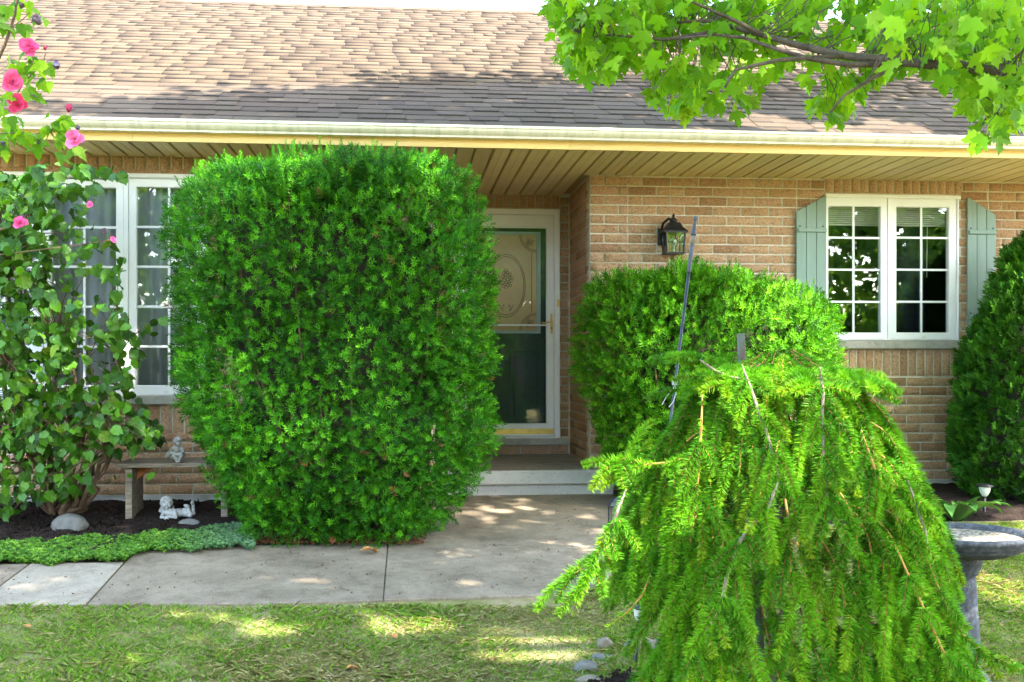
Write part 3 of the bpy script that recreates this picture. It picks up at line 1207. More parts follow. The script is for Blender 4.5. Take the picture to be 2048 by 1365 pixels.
# --- shutters
def shutter(xa, xb, zb, ztall, zlow, tall_right):
    sh = MB().box(xa + 0.01, xb - 0.01, YR - 0.012, YR - 0.004, zb + 0.02, zlow - 0.02).build('shutter', 'shutter', house)
    wdt = (xb - xa) / 3
    for i in range(3):
        p, q = xa + i * wdt + 0.0018, xa + (i + 1) * wdt - 0.0018
        f = lambda x: zlow + (ztall - zlow) * ((x - xa) / (xb - xa) if tall_right else (xb - x) / (xb - xa))
        bb = MB()
        V = [(p, YR - 0.032, zb), (q, YR - 0.032, zb), (q, YR - 0.032, f(q)), (p, YR - 0.032, f(p))]
        V += [(v[0], YR - 0.013, v[2]) for v in V]
        bb.add(V, [(0, 1, 2, 3), (7, 6, 5, 4), (0, 4, 5, 1), (1, 5, 6, 2), (2, 6, 7, 3), (3, 7, 4, 0)])
        bb.build('plank', 'shutter', sh, bevel=0.002)
    for zc in (WZ(1620, 462, YR), WZ(1620, 634, YR)):
        MB().box(xa + 0.010, xb - 0.004, YR - 0.052, YR - 0.033, zc - 0.0165, zc + 0.0165).build('batten', 'shutter', sh, bevel=0.003)
        for xx in (xa + 0.03, xb - 0.03):
            MB().lathe([(0.007, 0), (0.007, 0.003), (0.003, 0.005)], (xx, YR - 0.033, zc + 0.035), 8, Matrix.Rotation(math.pi / 2, 3, 'X'), True).build('screw', 'slate', sh)
    return sh


shutter(WX(1590, YR), WX(1650, YR), WZ(1780, 692, YR), WZ(1620, 392, YR), WZ(1620, 425, YR), True)['label'] = 'sage green board shutter left of the window, its top sloping up to the right'
shutter(WX(1931, YR), WX(1988.5, YR), WZ(1780, 684, YR), WZ(1960, 396, YR), WZ(1960, 431, YR), False)['label'] = 'sage green board shutter right of the window, half hidden by the cedar'

# --- front door behind a storm door
dy = YD - 0.012
dz0 = WZ(1080, 873, YD)
outer = (DX0 + 0.004, WX(1118.5, YD), dz0 - 0.02, WZ(1080, 420, YD))
slabr = (DX0 + 0.075, WX(1107.5, YD), dz0, WZ(1080, 431, YD))
fr = MB().ring(outer, slabr, dy - 0.02, YD + 0.12).build('door_frame', 'white', house)
MB().box(WX(1113.5, YD), WX(1117.5, YD), dy - 0.026, dy - 0.0205, WZ(1100, 614, YD), WZ(1100, 600, YD)).build('strike_plate', 'brass', fr)
gl = (slabr[0] + 0.075, WX(1092, YD), WZ(1080, 847, YD), WZ(1080, 455, YD))
st = MB().ring((slabr[0] + 0.004, slabr[1] - 0.003, slabr[2] + 0.006, slabr[3] - 0.003), gl, dy - 0.008, dy + 0.028)
storm = st.build('storm_door', 'white', house)
storm['label'] = 'white full-view storm door with brass handle and kick plate'
MB().box(gl[0] - 0.003, gl[1] + 0.003, dy + 0.008, dy + 0.011, gl[2] - 0.003, gl[3] + 0.003).build('pane', 'pane_door', storm)
zb_ = WZ(1050, 651, YD)
MB().box(gl[0], gl[1], dy - 0.004, dy + 0.006, zb_ - 0.007, zb_ + 0.009).build('rail', 'white', storm)
MB().box(gl[0], gl[1], dy - 0.002, dy + 0.006, gl[3] - 0.012, gl[3]).build('top_stop', 'white', storm)
MB().box(slabr[0] + 0.008, slabr[1] - 0.006, dy - 0.012, dy - 0.0085, WZ(1050, 868.5, YD), WZ(1050, 857.5, YD)).build('kick_plate', 'brass', storm)
hx = WX(1102.5, YD)
h = MB().box(hx - 0.011, hx + 0.011, dy - 0.016, dy - 0.0085, WZ(1100, 668, YD), WZ(1100, 628, YD)).build('handle_plate', 'brass', storm, bevel=0.004)
hz = WZ(1100, 644, YD)
MB().tube([(hx, dy - 0.016, hz), (hx, dy - 0.045, hz), (hx - 0.02, dy - 0.055, hz - 0.002), (hx - 0.07, dy - 0.05, hz - 0.013), (hx - 0.095, dy - 0.05, hz - 0.01)], 0.006, 8).build('lever', 'brass', h, smooth=True)
for zq in (0.045, 0.062, -0.05):
    MB().lathe([(0.005, 0), (0.005, 0.004)], (hx, dy - 0.0165, hz - 0.03 - zq * 0.6), 8, Matrix.Rotation(math.pi / 2, 3, 'X'), True).build('screw', 'black', h)
# inner door
iy = YD + 0.075
door = MB().box(slabr[0] - 0.01, slabr[1] + 0.02, iy, iy + 0.045, slabr[2] - 0.01, slabr[3] + 0.01).build('front_door', 'bluegreen_door', house)
door['label'] = 'dark green front door with a patterned glass panel tinted amber with painted warm light, seen through the storm door'
dg = (slabr[0] + 0.16, WX(1072.5, YD + 0.08), WZ(1040, 661, YD + 0.08), WZ(1040, 471, YD + 0.08))
MB().ring((dg[0] - 0.04, dg[1] + 0.038, dg[2] - 0.03, dg[3] + 0.03), dg, iy - 0.018, iy - 0.001).build('glass_trim', 'lighttrim', door)
dgp = MB().box(dg[0] - 0.002, dg[1] + 0.002, iy - 0.008, iy - 0.0005, dg[2] - 0.002, dg[3] + 0.002).build('glass_panel', 'decor', door)
dcx, dcz = (dg[0] + dg[1]) / 2, (dg[2] + dg[3]) / 2


def loop_tube(f, n, r, closed=True):
    pts = [f(i / n) for i in range(n + (1 if closed else 1))]
    return MB().tube(pts, r, 5, False)


yy = iy - 0.009
for rr in (1.0, 0.93):
    loop_tube(lambda s: (dcx + 0.175 * rr * math.cos(2 * math.pi * s), yy, dcz - 0.03 + 0.29 * rr * math.sin(2 * math.pi * s)), 48, 0.0032).build('etched_oval', 'etch', dgp)
for sx in (-1, 1):
    for sz in (-1, 1):
        cx_, cz_ = dcx + sx * (dg[1] - dg[0]) / 2, dcz + sz * (dg[3] - dg[2]) / 2
        for rr in (0.155, 0.14):
            loop_tube(lambda s: (cx_ - sx * rr * math.cos(math.pi / 2 * s), yy, cz_ - sz * rr * math.sin(math.pi / 2 * s)), 14, 0.003, False).build('etched_arc', 'etch', dgp)
        bb = MB()
        for q in range(9):
            a = q * 2.4
            rad = 0.012 + 0.0055 * q
            px_, pz_ = cx_ - sx * 0.07 + rad * 0.7 * math.cos(a), cz_ - sz * 0.07 + rad * 0.7 * math.sin(a)
            loop = [(px_ + 0.014 * math.cos(2 * math.pi * t / 8), yy, pz_ + 0.011 * math.sin(2 * math.pi * t / 8)) for t in range(9)]
            bb.tube(loop, 0.0022, 4, False)
        bb.build('etched_rose', 'etch', dgp)
bb = MB()
for q in range(22):
    a = q * 2.39996
    rad = 0.012 * math.sqrt(q + 1)
    px_, pz_ = dcx + rad * 0.9 * math.cos(a), dcz + 0.03 + rad * 1.5 * math.sin(a)
    bb.tube([(px_ + 0.016 * math.cos(2 * math.pi * t / 7), yy, pz_ + 0.014 * math.sin(2 * math.pi * t / 7)) for t in range(8)], 0.0024, 4, False)
bb.build('etched_bouquet', 'etch', dgp)
bb = MB()
for q in (-1, 1):
    bb.tube([(dcx + q * (0.02 + 0.05 * (t / 14) * abs(math.cos(t * 0.5))), yy, dcz - 0.23 + 0.03 * math.sin(t * 0.55)) for t in range(15)], 0.0024, 4, False)
bb.build('etched_scroll', 'etch', dgp)
for vx in (dg[1] - 0.045, dg[0] + 0.045):
    MB().box(vx - 0.003, vx + 0.003, yy - 0.002, yy + 0.002, dg[2] + 0.16, dg[3] - 0.16).build('etched_line', 'etch', dgp)
# lower raised panels of the door
pb0, pb1 = slabr[2] + 0.14, dg[2] - 0.17
xm = (slabr[0] + slabr[1]) / 2
for xa, xb in ((slabr[0] + 0.14, xm - 0.05), (xm + 0.05, slabr[1] - 0.12)):
    MB().ring((xa, xb, pb0, pb1), (xa + 0.03, xb - 0.03, pb0 + 0.03, pb1 - 0.03), iy - 0.008, iy - 0.0005).build('raised_panel', 'bluegreen_door', door)
kx = slabr[1] - 0.06
for zc, r_ in ((WZ(1087, 641, YD), 0.026), (WZ(1087, 683, YD), 0.028)):
    MB().lathe([(r_, 0), (r_, 0.012), (r_ * 0.7, 0.02), (0.004, 0.022)], (kx, iy, zc), 16, Matrix.Rotation(math.pi / 2, 3, 'X'), True).build('deadbolt', 'black', door)
MB().tube([(kx, iy, zc - 0.05), (kx, iy - 0.04, zc - 0.07), (kx, iy - 0.045, zc - 0.16), (kx, iy - 0.004, zc - 0.2)], 0.008, 8).build('door_pull', 'black', door, smooth=True)
MB().box(XE + 0.02, XC - 0.008, YD - 0.05, YD + 0.05, WZ(1050, 890, YD), WZ(1050, 876.5, YD)).build('door_sill', 'sill', house, bevel=0.005)


# --- curtains and blind inside
def wavy(name, mat, x0, x1, Y, z0, z1, fold, amp, label, catg):
    n = int((x1 - x0) / fold * 8)
    V, Fq = [], []
    for i in range(n + 1):
        x = x0 + (x1 - x0) * i / n
        y = Y + amp * math.sin(i * 2 * math.pi / 8 + 0.7 * math.sin(i * 0.37)) + amp * 0.5 * math.sin(i * 0.21)
        V += [(x, y, z0), (x, y * 0.6 + Y * 0.4, z1)]
    for i in range(n):
        Fq.append((2 * i, 2 * i + 2, 2 * i + 3, 2 * i + 1))
    o = MB().add(V, Fq).build(name, mat, None, smooth=True)
    s = o.modifiers.new('thick', 'SOLIDIFY')
    s.thickness = 0.002
    return tag(o, label, catg)


wavy('sheer_curtain', 'curtain', LW[0], WX(247, YL), YL + 0.13, LW[2] + 0.02, LW[3] - 0.02, 0.10, 0.022, 'pale sheer curtain in the left sashes of the wide window, behind the shrub', 'curtain')
wavy('sheer_curtain', 'curtain', WX(252, YL), LW[1], YL + 0.13, LW[2] + 0.02, LW[3] - 0.02, 0.085, 0.02, 'pale sheer curtain in the right sash of the wide window, beside the tall yew', 'curtain')
wavy('drape', 'drape', WX(1830, YR), WX(1880, YR), YR + 0.3, RW[2], RW[3], 0.12, 0.03, 'dark blue drape inside the shuttered window', 'curtain')
bl = thing('window_blind', 'raised cream slatted blind at the top of the shuttered window', 'blind', ((RW[0] + RW[1]) / 2, YR + 0.16, WZ(1780, 443, YR)))
for k in range(9):
    zc = WZ(1780, 413 + k * 4.2, YR)
    MB().box(RW[0] + 0.05, RW[1] - 0.05, YR + 0.14, YR + 0.18, zc - 0.006, zc + 0.005).build('slat', 'blind', bl)
MB().tube([(WX(1869, YR), YR + 0.13, WZ(1869, 450, YR)), (WX(1868, YR), YR + 0.13, WZ(1868, 553, YR))], 0.004, 6).build('wand', 'blind', bl)

# --- wall lantern
LY = YR - 0.11
lp = lambda px, py: wall_pt(px, py, LY)
lc = lp(1346, 490)
lan = thing('wall_lantern', 'black carriage lantern with leaded diamond panes on the brick wall', 'lantern', (lc.x, YR, lc.z))
zt, zb2 = lp(1345, 467).z, lp(1345, 506).z
hw0, hw1 = 0.078, 0.068
cxl = lc.x + 0.004
for sx in (-1, 1):
    for sy in (-1, 1):
        MB().tube([(cxl + sx * hw0, LY + sy * hw0, zt), (cxl + sx * hw1, LY + sy * hw1, zb2)], 0.008, 4).build('corner_post', 'black', lan)
b = MB()
V = []
for (r_, z) in ((0.098, zt), (0.098, zt + 0.010), (0.070, zt + 0.04), (0.062, zt + 0.05), (0.045, zt + 0.085), (0.012, zt + 0.088)):
    V += [(cxl - r_, LY - r_, z), (cxl + r_, LY - r_, z), (cxl + r_, LY + r_, z), (cxl - r_, LY + r_, z)]
Fq = [(3, 2, 1, 0), (20, 21, 22, 23)]
for k in range(5):
    for s in range(4):
        Fq.append((k * 4 + s, k * 4 + (s + 1) % 4, k * 4 + 4 + (s + 1) % 4, k * 4 + 4 + s))
b.add(V, Fq).build('roof_cap', 'black', lan)
MB().lathe([(0.012, 0.0), (0.03, 0.008), (0.034, 0.022), (0.018, 0.036), (0.010, 0.046), (0.014, 0.056), (0.007, 0.068), (0.002, 0.076)], (cxl, LY, zt + 0.086), 14).build('finial', 'black', lan, smooth=True)
MB().box(cxl - hw1 - 0.012, cxl + hw1 + 0.012, LY - hw1 - 0.012, LY + hw1 + 0.012, zb2 - 0.012, zb2).build('base_plate', 'black', lan)
MB().tube([(cxl - 0.0, LY, zt + 0.11), (cxl - 0.04, LY + 0.01, zt + 0.12), (cxl - 0.075, LY + 0.05, zt + 0.085), (cxl - 0.08, LY + 0.09, zt + 0.03), (cxl - 0.07, YR - 0.005, zt + 0.0)], 0.011, 8).build('arm', 'black', lan, smooth=True)
MB().box(cxl - 0.11, cxl - 0.04, YR - 0.02, YR - 0.002, zt - 0.09, zt + 0.05).build('wall_plate', 'black', lan, bevel=0.006)
zmid = (zt + zb2) / 2
for (nx_, ny_) in ((0, -1), (-1, 0), (1, 0)):
    rot = Matrix.Rotation({(0, -1): 0, (-1, 0): -math.pi / 2, (1, 0): math.pi / 2}[(nx_, ny_)], 4, 'Z')
    T = Matrix.Translation((cxl, LY, 0)) @ rot
    p_ = MB().box(-hw1, hw1, -hw1 - 0.002, -hw1 + 0.001, zb2, zt - 0.002, T).build('pane', 'pane', lan)
    b = MB()
    ql = lambda a_, c_: tuple(T @ Vector((a_, -hw1 - 0.006, c_)))
    dm = 0.026
    for s_, e_ in (((0, zt), (0, zmid + dm * 1.3)), ((0, zb2), (0, zmid - dm * 1.3)), ((-hw1, zmid), (-dm, zmid)), ((dm, zmid), (hw1, zmid)), ((0, zmid + dm * 1.3), (dm, zmid)), ((dm, zmid), (0, zmid - dm * 1.3)), ((0, zmid - dm * 1.3), (-dm, zmid)), ((-dm, zmid), (0, zmid + dm * 1.3))):
        b.tube([ql(*s_), ql(*e_)], 0.0028, 4)
    b.build('leading', 'black', p_)
MB().lathe([(0.012, 0), (0.012, 0.05), (0.02, 0.06), (0.03, 0.085), (0.026, 0.11), (0.008, 0.125)], (cxl, LY, zb2), 12).build('bulb', 'frosted', lan, smooth=True)

# ------------------------------------------------------------------ leaf and needle templates
def leaf_fan(half, center=(0, 0.35), fold=0.12, droop=0.15):
    """leaf in the xy plane (stalk at the origin, tip at +y), folded along the midrib"""
    right = half
    left = [(-x, y) for x, y in reversed(half) if x > 1e-6]
    pts = right + left
    V = [(center[0], center[1], 0.0)] + [(x, y, 0) for x, y in pts]
    V = np.array(V, float)
    V[:, 2] = fold * np.abs(V[:, 0]) - droop * V[:, 1] ** 2
    n = len(pts)
    Fq = np.array([(0, 1 + i, 1 + (i + 1) % n) for i in range(n)])
    return V, Fq


MAPLE_HALF = [(0.0, 0.0), (0.20, -0.07), (0.26, 0.03), (0.47, 0.02), (0.37, 0.17), (0.44, 0.24), (0.50, 0.36), (0.66, 0.50), (0.47, 0.52), (0.40, 0.60), (0.21, 0.48), (0.19, 0.66), (0.27, 0.78), (0.11, 0.86), (0.0, 1.08)]
MLV, MLF = leaf_fan(MAPLE_HALF, (0, 0.32), 0.18, 0.18)
SIMPLE_HALF = [(0.0, 0.0), (0.34, 0.02), (0.60, 0.48), (0.26, 0.56), (0.0, 1.05)]
SLV, SLF = leaf_fan(SIMPLE_HALF, (0, 0.35), 0.15, 0.15)
HAZEL_HALF = [(0.0, 0.0), (0.17, -0.06), (0.24, 0.01), (0.36, 0.06), (0.385, 0.17), (0.48, 0.26), (0.44, 0.36), (0.50, 0.47), (0.415, 0.56), (0.42, 0.68), (0.30, 0.74), (0.27, 0.85), (0.13, 0.88), (0.0, 1.06)]


def hazel_leaf(seed):
    r = np.random.default_rng(seed)
    V, Fq = leaf_fan(HAZEL_HALF, (0, 0.45), r.uniform(-0.1, 0.35), r.uniform(0.0, 0.5))
    V[1:, 2] += r.normal(size=len(V) - 1) * 0.045
    V[1:, :2] *= 1 + r.normal(size=(len(V) - 1, 1)) * 0.035
    return V, Fq


HZ = [hazel_leaf(i) for i in range(6)]
HIB_HALF = [(0.0, 0.0), (0.17, 0.0), (0.34, 0.22), (0.30, 0.36), (0.42, 0.52), (0.22, 0.55), (0.18, 0.74), (0.10, 0.84), (0.0, 1.05)]
HBV, HBF = leaf_fan(HIB_HALF, (0, 0.4), 0.2, 0.25)


def needles_template(n, spread0, spread1, ln, wd, zmin=0.0, seed=0, curve=0.0):
    """needles round a shoot that runs from 0 to 1 along z; each a kite of two triangles"""
    r = np.random.default_rng(seed)
    V, Fq, T = [], [], []
    for i in range(n):
        t = zmin + (1 - zmin) * (i + 0.5) / n
        a = i * 2.39996 + r.uniform(-0.3, 0.3)
        s = spread0 + (spread1 - spread0) * t + r.uniform(-0.12, 0.12)
        d = np.array([math.cos(a) * math.sin(s), math.sin(a) * math.sin(s), math.cos(s)])
        side = np.cross(d, [0, 0, 1.0])
        side /= np.linalg.norm(side) + 1e-9
        L = ln * r.uniform(0.8, 1.15) * (1.0 if t < 0.85 else 0.8)
        p0 = np.array([0, 0, t])
        o = len(V)
        m = p0 + d * L * 0.45
        V += [p0, m + side * wd, p0 + d * L + np.array([0, 0, curve * L]), m - side * wd]
        T += [0.65, 0.95, 1.15, 0.95]
        Fq.append((o, o + 1, o + 2, o + 3))
    V, Fq, T = np.array(V), np.array(Fq), np.array(T)
    return V, tri(Fq), T


YT = [needles_template(18, 1.3, 0.5, 0.42, 0.042, 0.10, s) for s in range(4)]
YLONG = [needles_template(54, 1.15, 0.6, 0.17, 0.016, 0.02, 9 + s) for s in range(2)]


def shoot_field(P, D, sizes, cols, templates, name, mat, parent):
    k = rng.integers(0, len(templates), len(P))
    parts = []
    for j, (tv, tf, tc) in enumerate(templates):
        s = k == j
        if s.any():
            parts.append(scatter(tv, tf, P[s], frames(D[s], sizes[s]), cols[s], tc))
    V, Fc, Cc = cat(parts)
    return link(name, mesh_np(name, V, Fc, Cc), mat, parent)


# ------------------------------------------------------------------ clipped bushes
def bush_surface(n, prof, cy, hd, ex=2.4, top_frac=0.2, dome=0.12):
    """points and normals on a clipped bush: prof = [(z, xleft, xright, depth factor)] from the ground up"""
    prof = np.array(prof, float)
    zz = prof[:, 0]
    nt_ = int(n * top_frac)
    ns = n - nt_
    z = rng.uniform(zz[0], zz[-1], ns)
    xl, xr = np.interp(z, zz, prof[:, 1]), np.interp(z, zz, prof[:, 2])
    df = np.interp(z, zz, prof[:, 3]) * hd
    tt = np.linspace(0, 2 * np.pi, 721)
    ct, st_ = np.cos(tt), np.sin(tt)
    hwm = float(np.mean(prof[:, 2] - prof[:, 1])) / 2
    lx, ly = hwm * np.sign(ct) * np.abs(ct) ** (2 / ex), hd * np.sign(st_) * np.abs(st_) ** (2 / ex)
    cum_ = np.concatenate([[0], np.cumsum(np.hypot(np.diff(lx), np.diff(ly)))])
    ph = np.interp(rng.uniform(0, cum_[-1], ns), cum_, tt)
    c, s = np.cos(ph), np.sin(ph)
    ux, uy = np.sign(c) * np.abs(c) ** (2 / ex), np.sign(s) * np.abs(s) ** (2 / ex)
    hw, mx = (xr - xl) / 2, (xr + xl) / 2
    P = np.stack([mx + hw * ux, cy + df * uy, z], 1)
    e = 0.05
    hw2 = (np.interp(z + e, zz, prof[:, 2]) - np.interp(z + e, zz, prof[:, 1])) / 2
    slope = (hw - hw2) / e
    Nn = np.stack([np.sign(c) * np.abs(c) ** (2 - 2 / ex) / np.maximum(hw, 0.2), np.sign(s) * np.abs(s) ** (2 - 2 / ex) / np.maximum(df, 0.2), np.zeros(ns)], 1)
    Nn = unit(Nn)
    Nn[:, 2] = np.clip(slope, -0.8, 2.0)
    ph = rng.uniform(0, 2 * np.pi, nt_)
    rr = np.sqrt(rng.uniform(0, 1, nt_))
    zt_ = zz[-1] + dome * (1 - rr ** 2)
    Pt = np.stack([(prof[-1, 1] + prof[-1, 2]) / 2 + rr * np.cos(ph) * (prof[-1, 2] - prof[-1, 1]) / 2, cy + rr * np.sin(ph) * hd * prof[-1, 3], zt_], 1)
    Nt = np.stack([np.cos(ph) * rr * 0.5, np.sin(ph) * rr * 0.5, np.ones(nt_)], 1)
    return np.concatenate([P, Pt]), unit(np.concatenate([Nn, Nt]))


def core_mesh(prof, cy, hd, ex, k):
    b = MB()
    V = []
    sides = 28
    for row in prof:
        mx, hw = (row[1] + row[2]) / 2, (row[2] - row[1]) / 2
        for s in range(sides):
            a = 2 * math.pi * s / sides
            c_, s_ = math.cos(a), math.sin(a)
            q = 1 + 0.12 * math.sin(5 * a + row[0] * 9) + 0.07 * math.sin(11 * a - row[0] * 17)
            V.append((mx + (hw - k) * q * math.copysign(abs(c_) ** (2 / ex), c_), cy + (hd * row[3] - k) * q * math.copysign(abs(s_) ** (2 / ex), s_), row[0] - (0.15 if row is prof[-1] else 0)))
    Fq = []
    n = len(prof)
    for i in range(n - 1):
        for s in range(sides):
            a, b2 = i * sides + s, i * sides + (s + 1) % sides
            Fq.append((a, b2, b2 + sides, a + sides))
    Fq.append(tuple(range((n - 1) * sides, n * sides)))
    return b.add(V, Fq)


def green(n, a, b_, c_, jit=0.2):
    """random mix of three greens"""
    u = rng.random((n, 1))
    v = rng.random((n, 1))
    cc = np.where(u < 0.5, a + (b_ - a) * (u * 2), b_ + (c_ - b_) * (u * 2 - 1))
    return np.clip(cc * (1 + jit * (v - 0.5) * 2), 0, 1)


A = lambda *c: np.array(c, float)


def yew(name, label, prof, cy, hd, n, ex, size, c3, spikes, seed, clump=0.10, dome=0.05):
    z0 = prof[0][0]
    mx = (prof[3][1] + prof[3][2]) / 2
    t = thing(name, label, 'shrub', (mx, cy, zg(cy)))
    P, Nn = bush_surface(n, prof, cy, hd, ex, 0.2, dome)
    fr_ = (Nn[:, 1] < 0.4) | (rng.random(len(P)) < 0.12)
    P, Nn = P[fr_], Nn[fr_]
    f = nz(P, 3.0, seed, 3)
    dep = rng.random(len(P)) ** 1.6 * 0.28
    off = f * clump - dep + 0.01
    keep = (f > -0.95) | (dep > 0.1)
    P2 = P + Nn * off[:, None]
    D = Nn * 0.75 + A(0, 0, 0.4) + rng.normal(size=P.shape) * 0.5
    sz = size * rng.uniform(0.55, 1.35, len(P))
    cc = green(len(P), *c3)
    # needle colour darkens with depth: shade inside the bush put into the colour
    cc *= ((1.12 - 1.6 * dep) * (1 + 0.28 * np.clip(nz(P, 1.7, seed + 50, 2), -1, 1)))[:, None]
    dead = rng.random(len(P)) < 0.006
    cc[dead] = A(0.20, 0.09, 0.03)
    P2, D, sz, cc = P2[keep], D[keep], sz[keep], cc[keep]
    zlow = np.array([zg(y) for y in P2[:, 1]])
    k2 = P2[:, 2] > zlow + 0.03
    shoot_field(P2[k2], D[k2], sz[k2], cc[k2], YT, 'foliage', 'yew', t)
    # long leading shoots on top
    m = spikes
    zt_ = prof[-1][0]
    Q, Nq = bush_surface(m * 5, prof, cy, hd, ex, 0.5)
    sel = (Q[:, 2] > zt_ - 0.35)
    Q, Nq = Q[sel][:m], Nq[sel][:m]
    Dq = Nq * 0.25 + A(0, 0, 1) + rng.normal(size=Q.shape) * 0.18
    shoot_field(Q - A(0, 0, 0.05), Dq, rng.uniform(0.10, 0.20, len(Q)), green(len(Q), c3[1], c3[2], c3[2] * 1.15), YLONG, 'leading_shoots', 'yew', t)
    core_mesh(prof, cy, hd, ex, 0.34).build('shade_core', 'core', t, smooth=True)
    # stems that show in the gaps
    b = MB()
    for i in range(18):
        a = rng.uniform(0, 2 * math.pi)
        j = rng.integers(1, len(prof) - 1)
        row = prof[j]
        mxx, hw = (row[1] + row[2]) / 2, (row[2] - row[1]) / 2
        tip = Vector((mxx + (hw - 0.14) * math.cos(a), cy + (hd * row[3] - 0.14) * math.sin(a), row[0] + 0.25))
        tip.z = min(tip.z, zt_)
        base = Vector((mx + 0.25 * math.cos(a), cy + 0.15 * math.sin(a), z0 + 0.1))
        mid = base.lerp(tip, 0.55) + Vector((0.15 * math.cos(a), 0.12 * math.sin(a), -0.1))
        b.tube([base, base.lerp(mid, 0.5), mid, tip], [0.018, 0.012, 0.008, 0.003], 5)
    b.build('stems', 'twig', t)['kind'] = 'stuff'
    return t


def prof_from_px(rows, Y, dfs):
    out = []
    for (py, l, r), d in zip(rows, dfs):
        out.append((WZ((l + r) / 2, py, Y), WX(l, Y), WX(r, Y), d))
    return out


YW1 = 7.48
rows = [(1076, 525, 845), (1050, 500, 872), (1010, 478, 905), (940, 442, 940), (860, 410, 962), (760, 380, 972), (650, 354, 972), (540, 348, 966), (470, 354, 956), (420, 366, 944), (390, 382, 932), (368, 402, 915), (357, 425, 895)]
p1 = prof_from_px(rows, YW1, [0.86, 0.95, 1, 1, 1, 1, 1, 0.99, 0.97, 0.94, 0.9, 0.86, 0.8])
yew('tall_yew_shrub', 'big barrel-shaped green yew shrub, the tallest bush, left of the front door', p1, YW1, 0.58, 29000, 2.7, 0.070,
    (A(0.012, 0.080, 0.003), A(0.034, 0.170, 0.004), A(0.105, 0.35, 0.008)), 210, 3, 0.11, 0.03)
YW2 = 8.22
rows = [(985, 1242, 1620), (950, 1225, 1632), (880, 1208, 1650), (800, 1196, 1662), (720, 1186, 1668), (660, 1182, 1664), (622, 1183, 1650), (598, 1187, 1628), (584, 1194, 1606), (577, 1203, 1585)]
p2 = prof_from_px(rows, YW2, [0.9, 1, 1, 1, 1, 1, 0.98, 0.95, 0.9, 0.85])
yew('rounded_yew_shrub', 'lower rounded green yew shrub under the wall lantern, right of the front door', p2, YW2, 0.50, 18000, 2.9, 0.072,
    (A(0.025, 0.12, 0.003), A(0.060, 0.225, 0.005), A(0.15, 0.39, 0.009)), 45, 8, 0.09, 0.02)


# ------------------------------------------------------------------ cedar at the right edge
def cedar_spray(seed):
    """flat fan of scaly twigs: short chains of kites"""
    r = np.random.default_rng(seed)
    V, Fq, T = [], [], []
    for i in range(8):
        side = -1 if i % 2 else 1
        base = np.array([0, 0, 0.08 + 0.09 * i])
        ang = side * (0.9 - 0.06 * i) + r.uniform(-0.15, 0.15)
        L = 0.55 - 0.035 * i
        for q in range(2):
            a2 = ang + (q - 1) * 0.4
            d = np.array([math.sin(a2), r.uniform(-0.22, 0.22), math.cos(a2)])
            s = np.array([math.cos(a2), 0.2, -math.sin(a2)]) * 0.05
            p0 = base + d * 0.05 * q
            l2 = L * (1.0 if q == 1 else 0.7)
            o = len(V)
            V += [p0, p0 + d * l2 * 0.5 + s, p0 + d * l2, p0 + d * l2 * 0.5 - s]
            T += [0.6, 0.9, 1.2, 0.9]
            Fq.append((o, o + 1, o + 2, o + 3))
    return np.array(V), tri(np.array(Fq)), np.array(T)


CT = [cedar_spray(s) for s in range(3)]
YC = 8.25
ccx = WX(2085, YC)
cprof = []
for py, hw in ((1032, 0.40), (1000, 0.57), (900, 0.69), (800, 0.67), (700, 0.57), (600, 0.43), (530, 0.30), (492, 0.18), (472, 0.08)):
    cprof.append((WZ(2085, py, YC), ccx - hw, ccx + hw, hw / 0.72))
ced = thing('cedar_shrub', 'dark green conical cedar at the right edge in front of the shutter', 'shrub', (ccx, YC, zg(YC)))
P, Nn = bush_surface(9000, cprof, YC, 0.55, 2.1, 0.02, 0.08)
f = nz(P, 4.5, 21, 3)
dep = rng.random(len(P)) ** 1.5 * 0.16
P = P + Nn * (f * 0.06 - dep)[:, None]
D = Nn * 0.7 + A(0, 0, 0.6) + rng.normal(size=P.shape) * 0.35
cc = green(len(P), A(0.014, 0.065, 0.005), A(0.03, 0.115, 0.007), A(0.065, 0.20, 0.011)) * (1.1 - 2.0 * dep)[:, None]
k2 = P[:, 2] > 0.6
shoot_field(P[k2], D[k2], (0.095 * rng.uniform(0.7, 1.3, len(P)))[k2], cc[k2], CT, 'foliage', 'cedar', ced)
core_mesh(cprof, YC, 0.55, 2.1, 0.14).build('shade_core', 'core', ced, smooth=True)
MB().tube([(ccx, YC, zg(YC) - 0.05), (ccx, YC, zg(YC) + 0.5)], [0.06, 0.045], 8).build('trunk', 'bark', ced)

# ------------------------------------------------------------------ weeping spruce
SPX, SPD = 1560, 3.72
sp0 = at_depth(SPX, HY, SPD)
sx0, sy0 = sp0.x, sp0.y
spr = thing('weeping_spruce', 'weeping spruce with drooping branches in front of the birdbath', 'tree', (sx0, sy0, zg(sy0)))
ztop = C + (HY - 712) / F * SPD
RP = np.array([(0.015, 0.03), (-0.012, 0.14), (-0.07, 0.27), (-0.16, 0.37), (-0.28, 0.45), (-0.45, 0.52), (-0.66, 0.565), (-0.83, 0.585), (-1.0, 0.54), (-1.35, 0.48)])


def rdome(dz):
    return float(np.interp(-dz, -RP[:, 0], RP[:, 1]))


NP, ND, NL, NCOL = [], [], [], []
wood_thin = MB()
stems_v = []


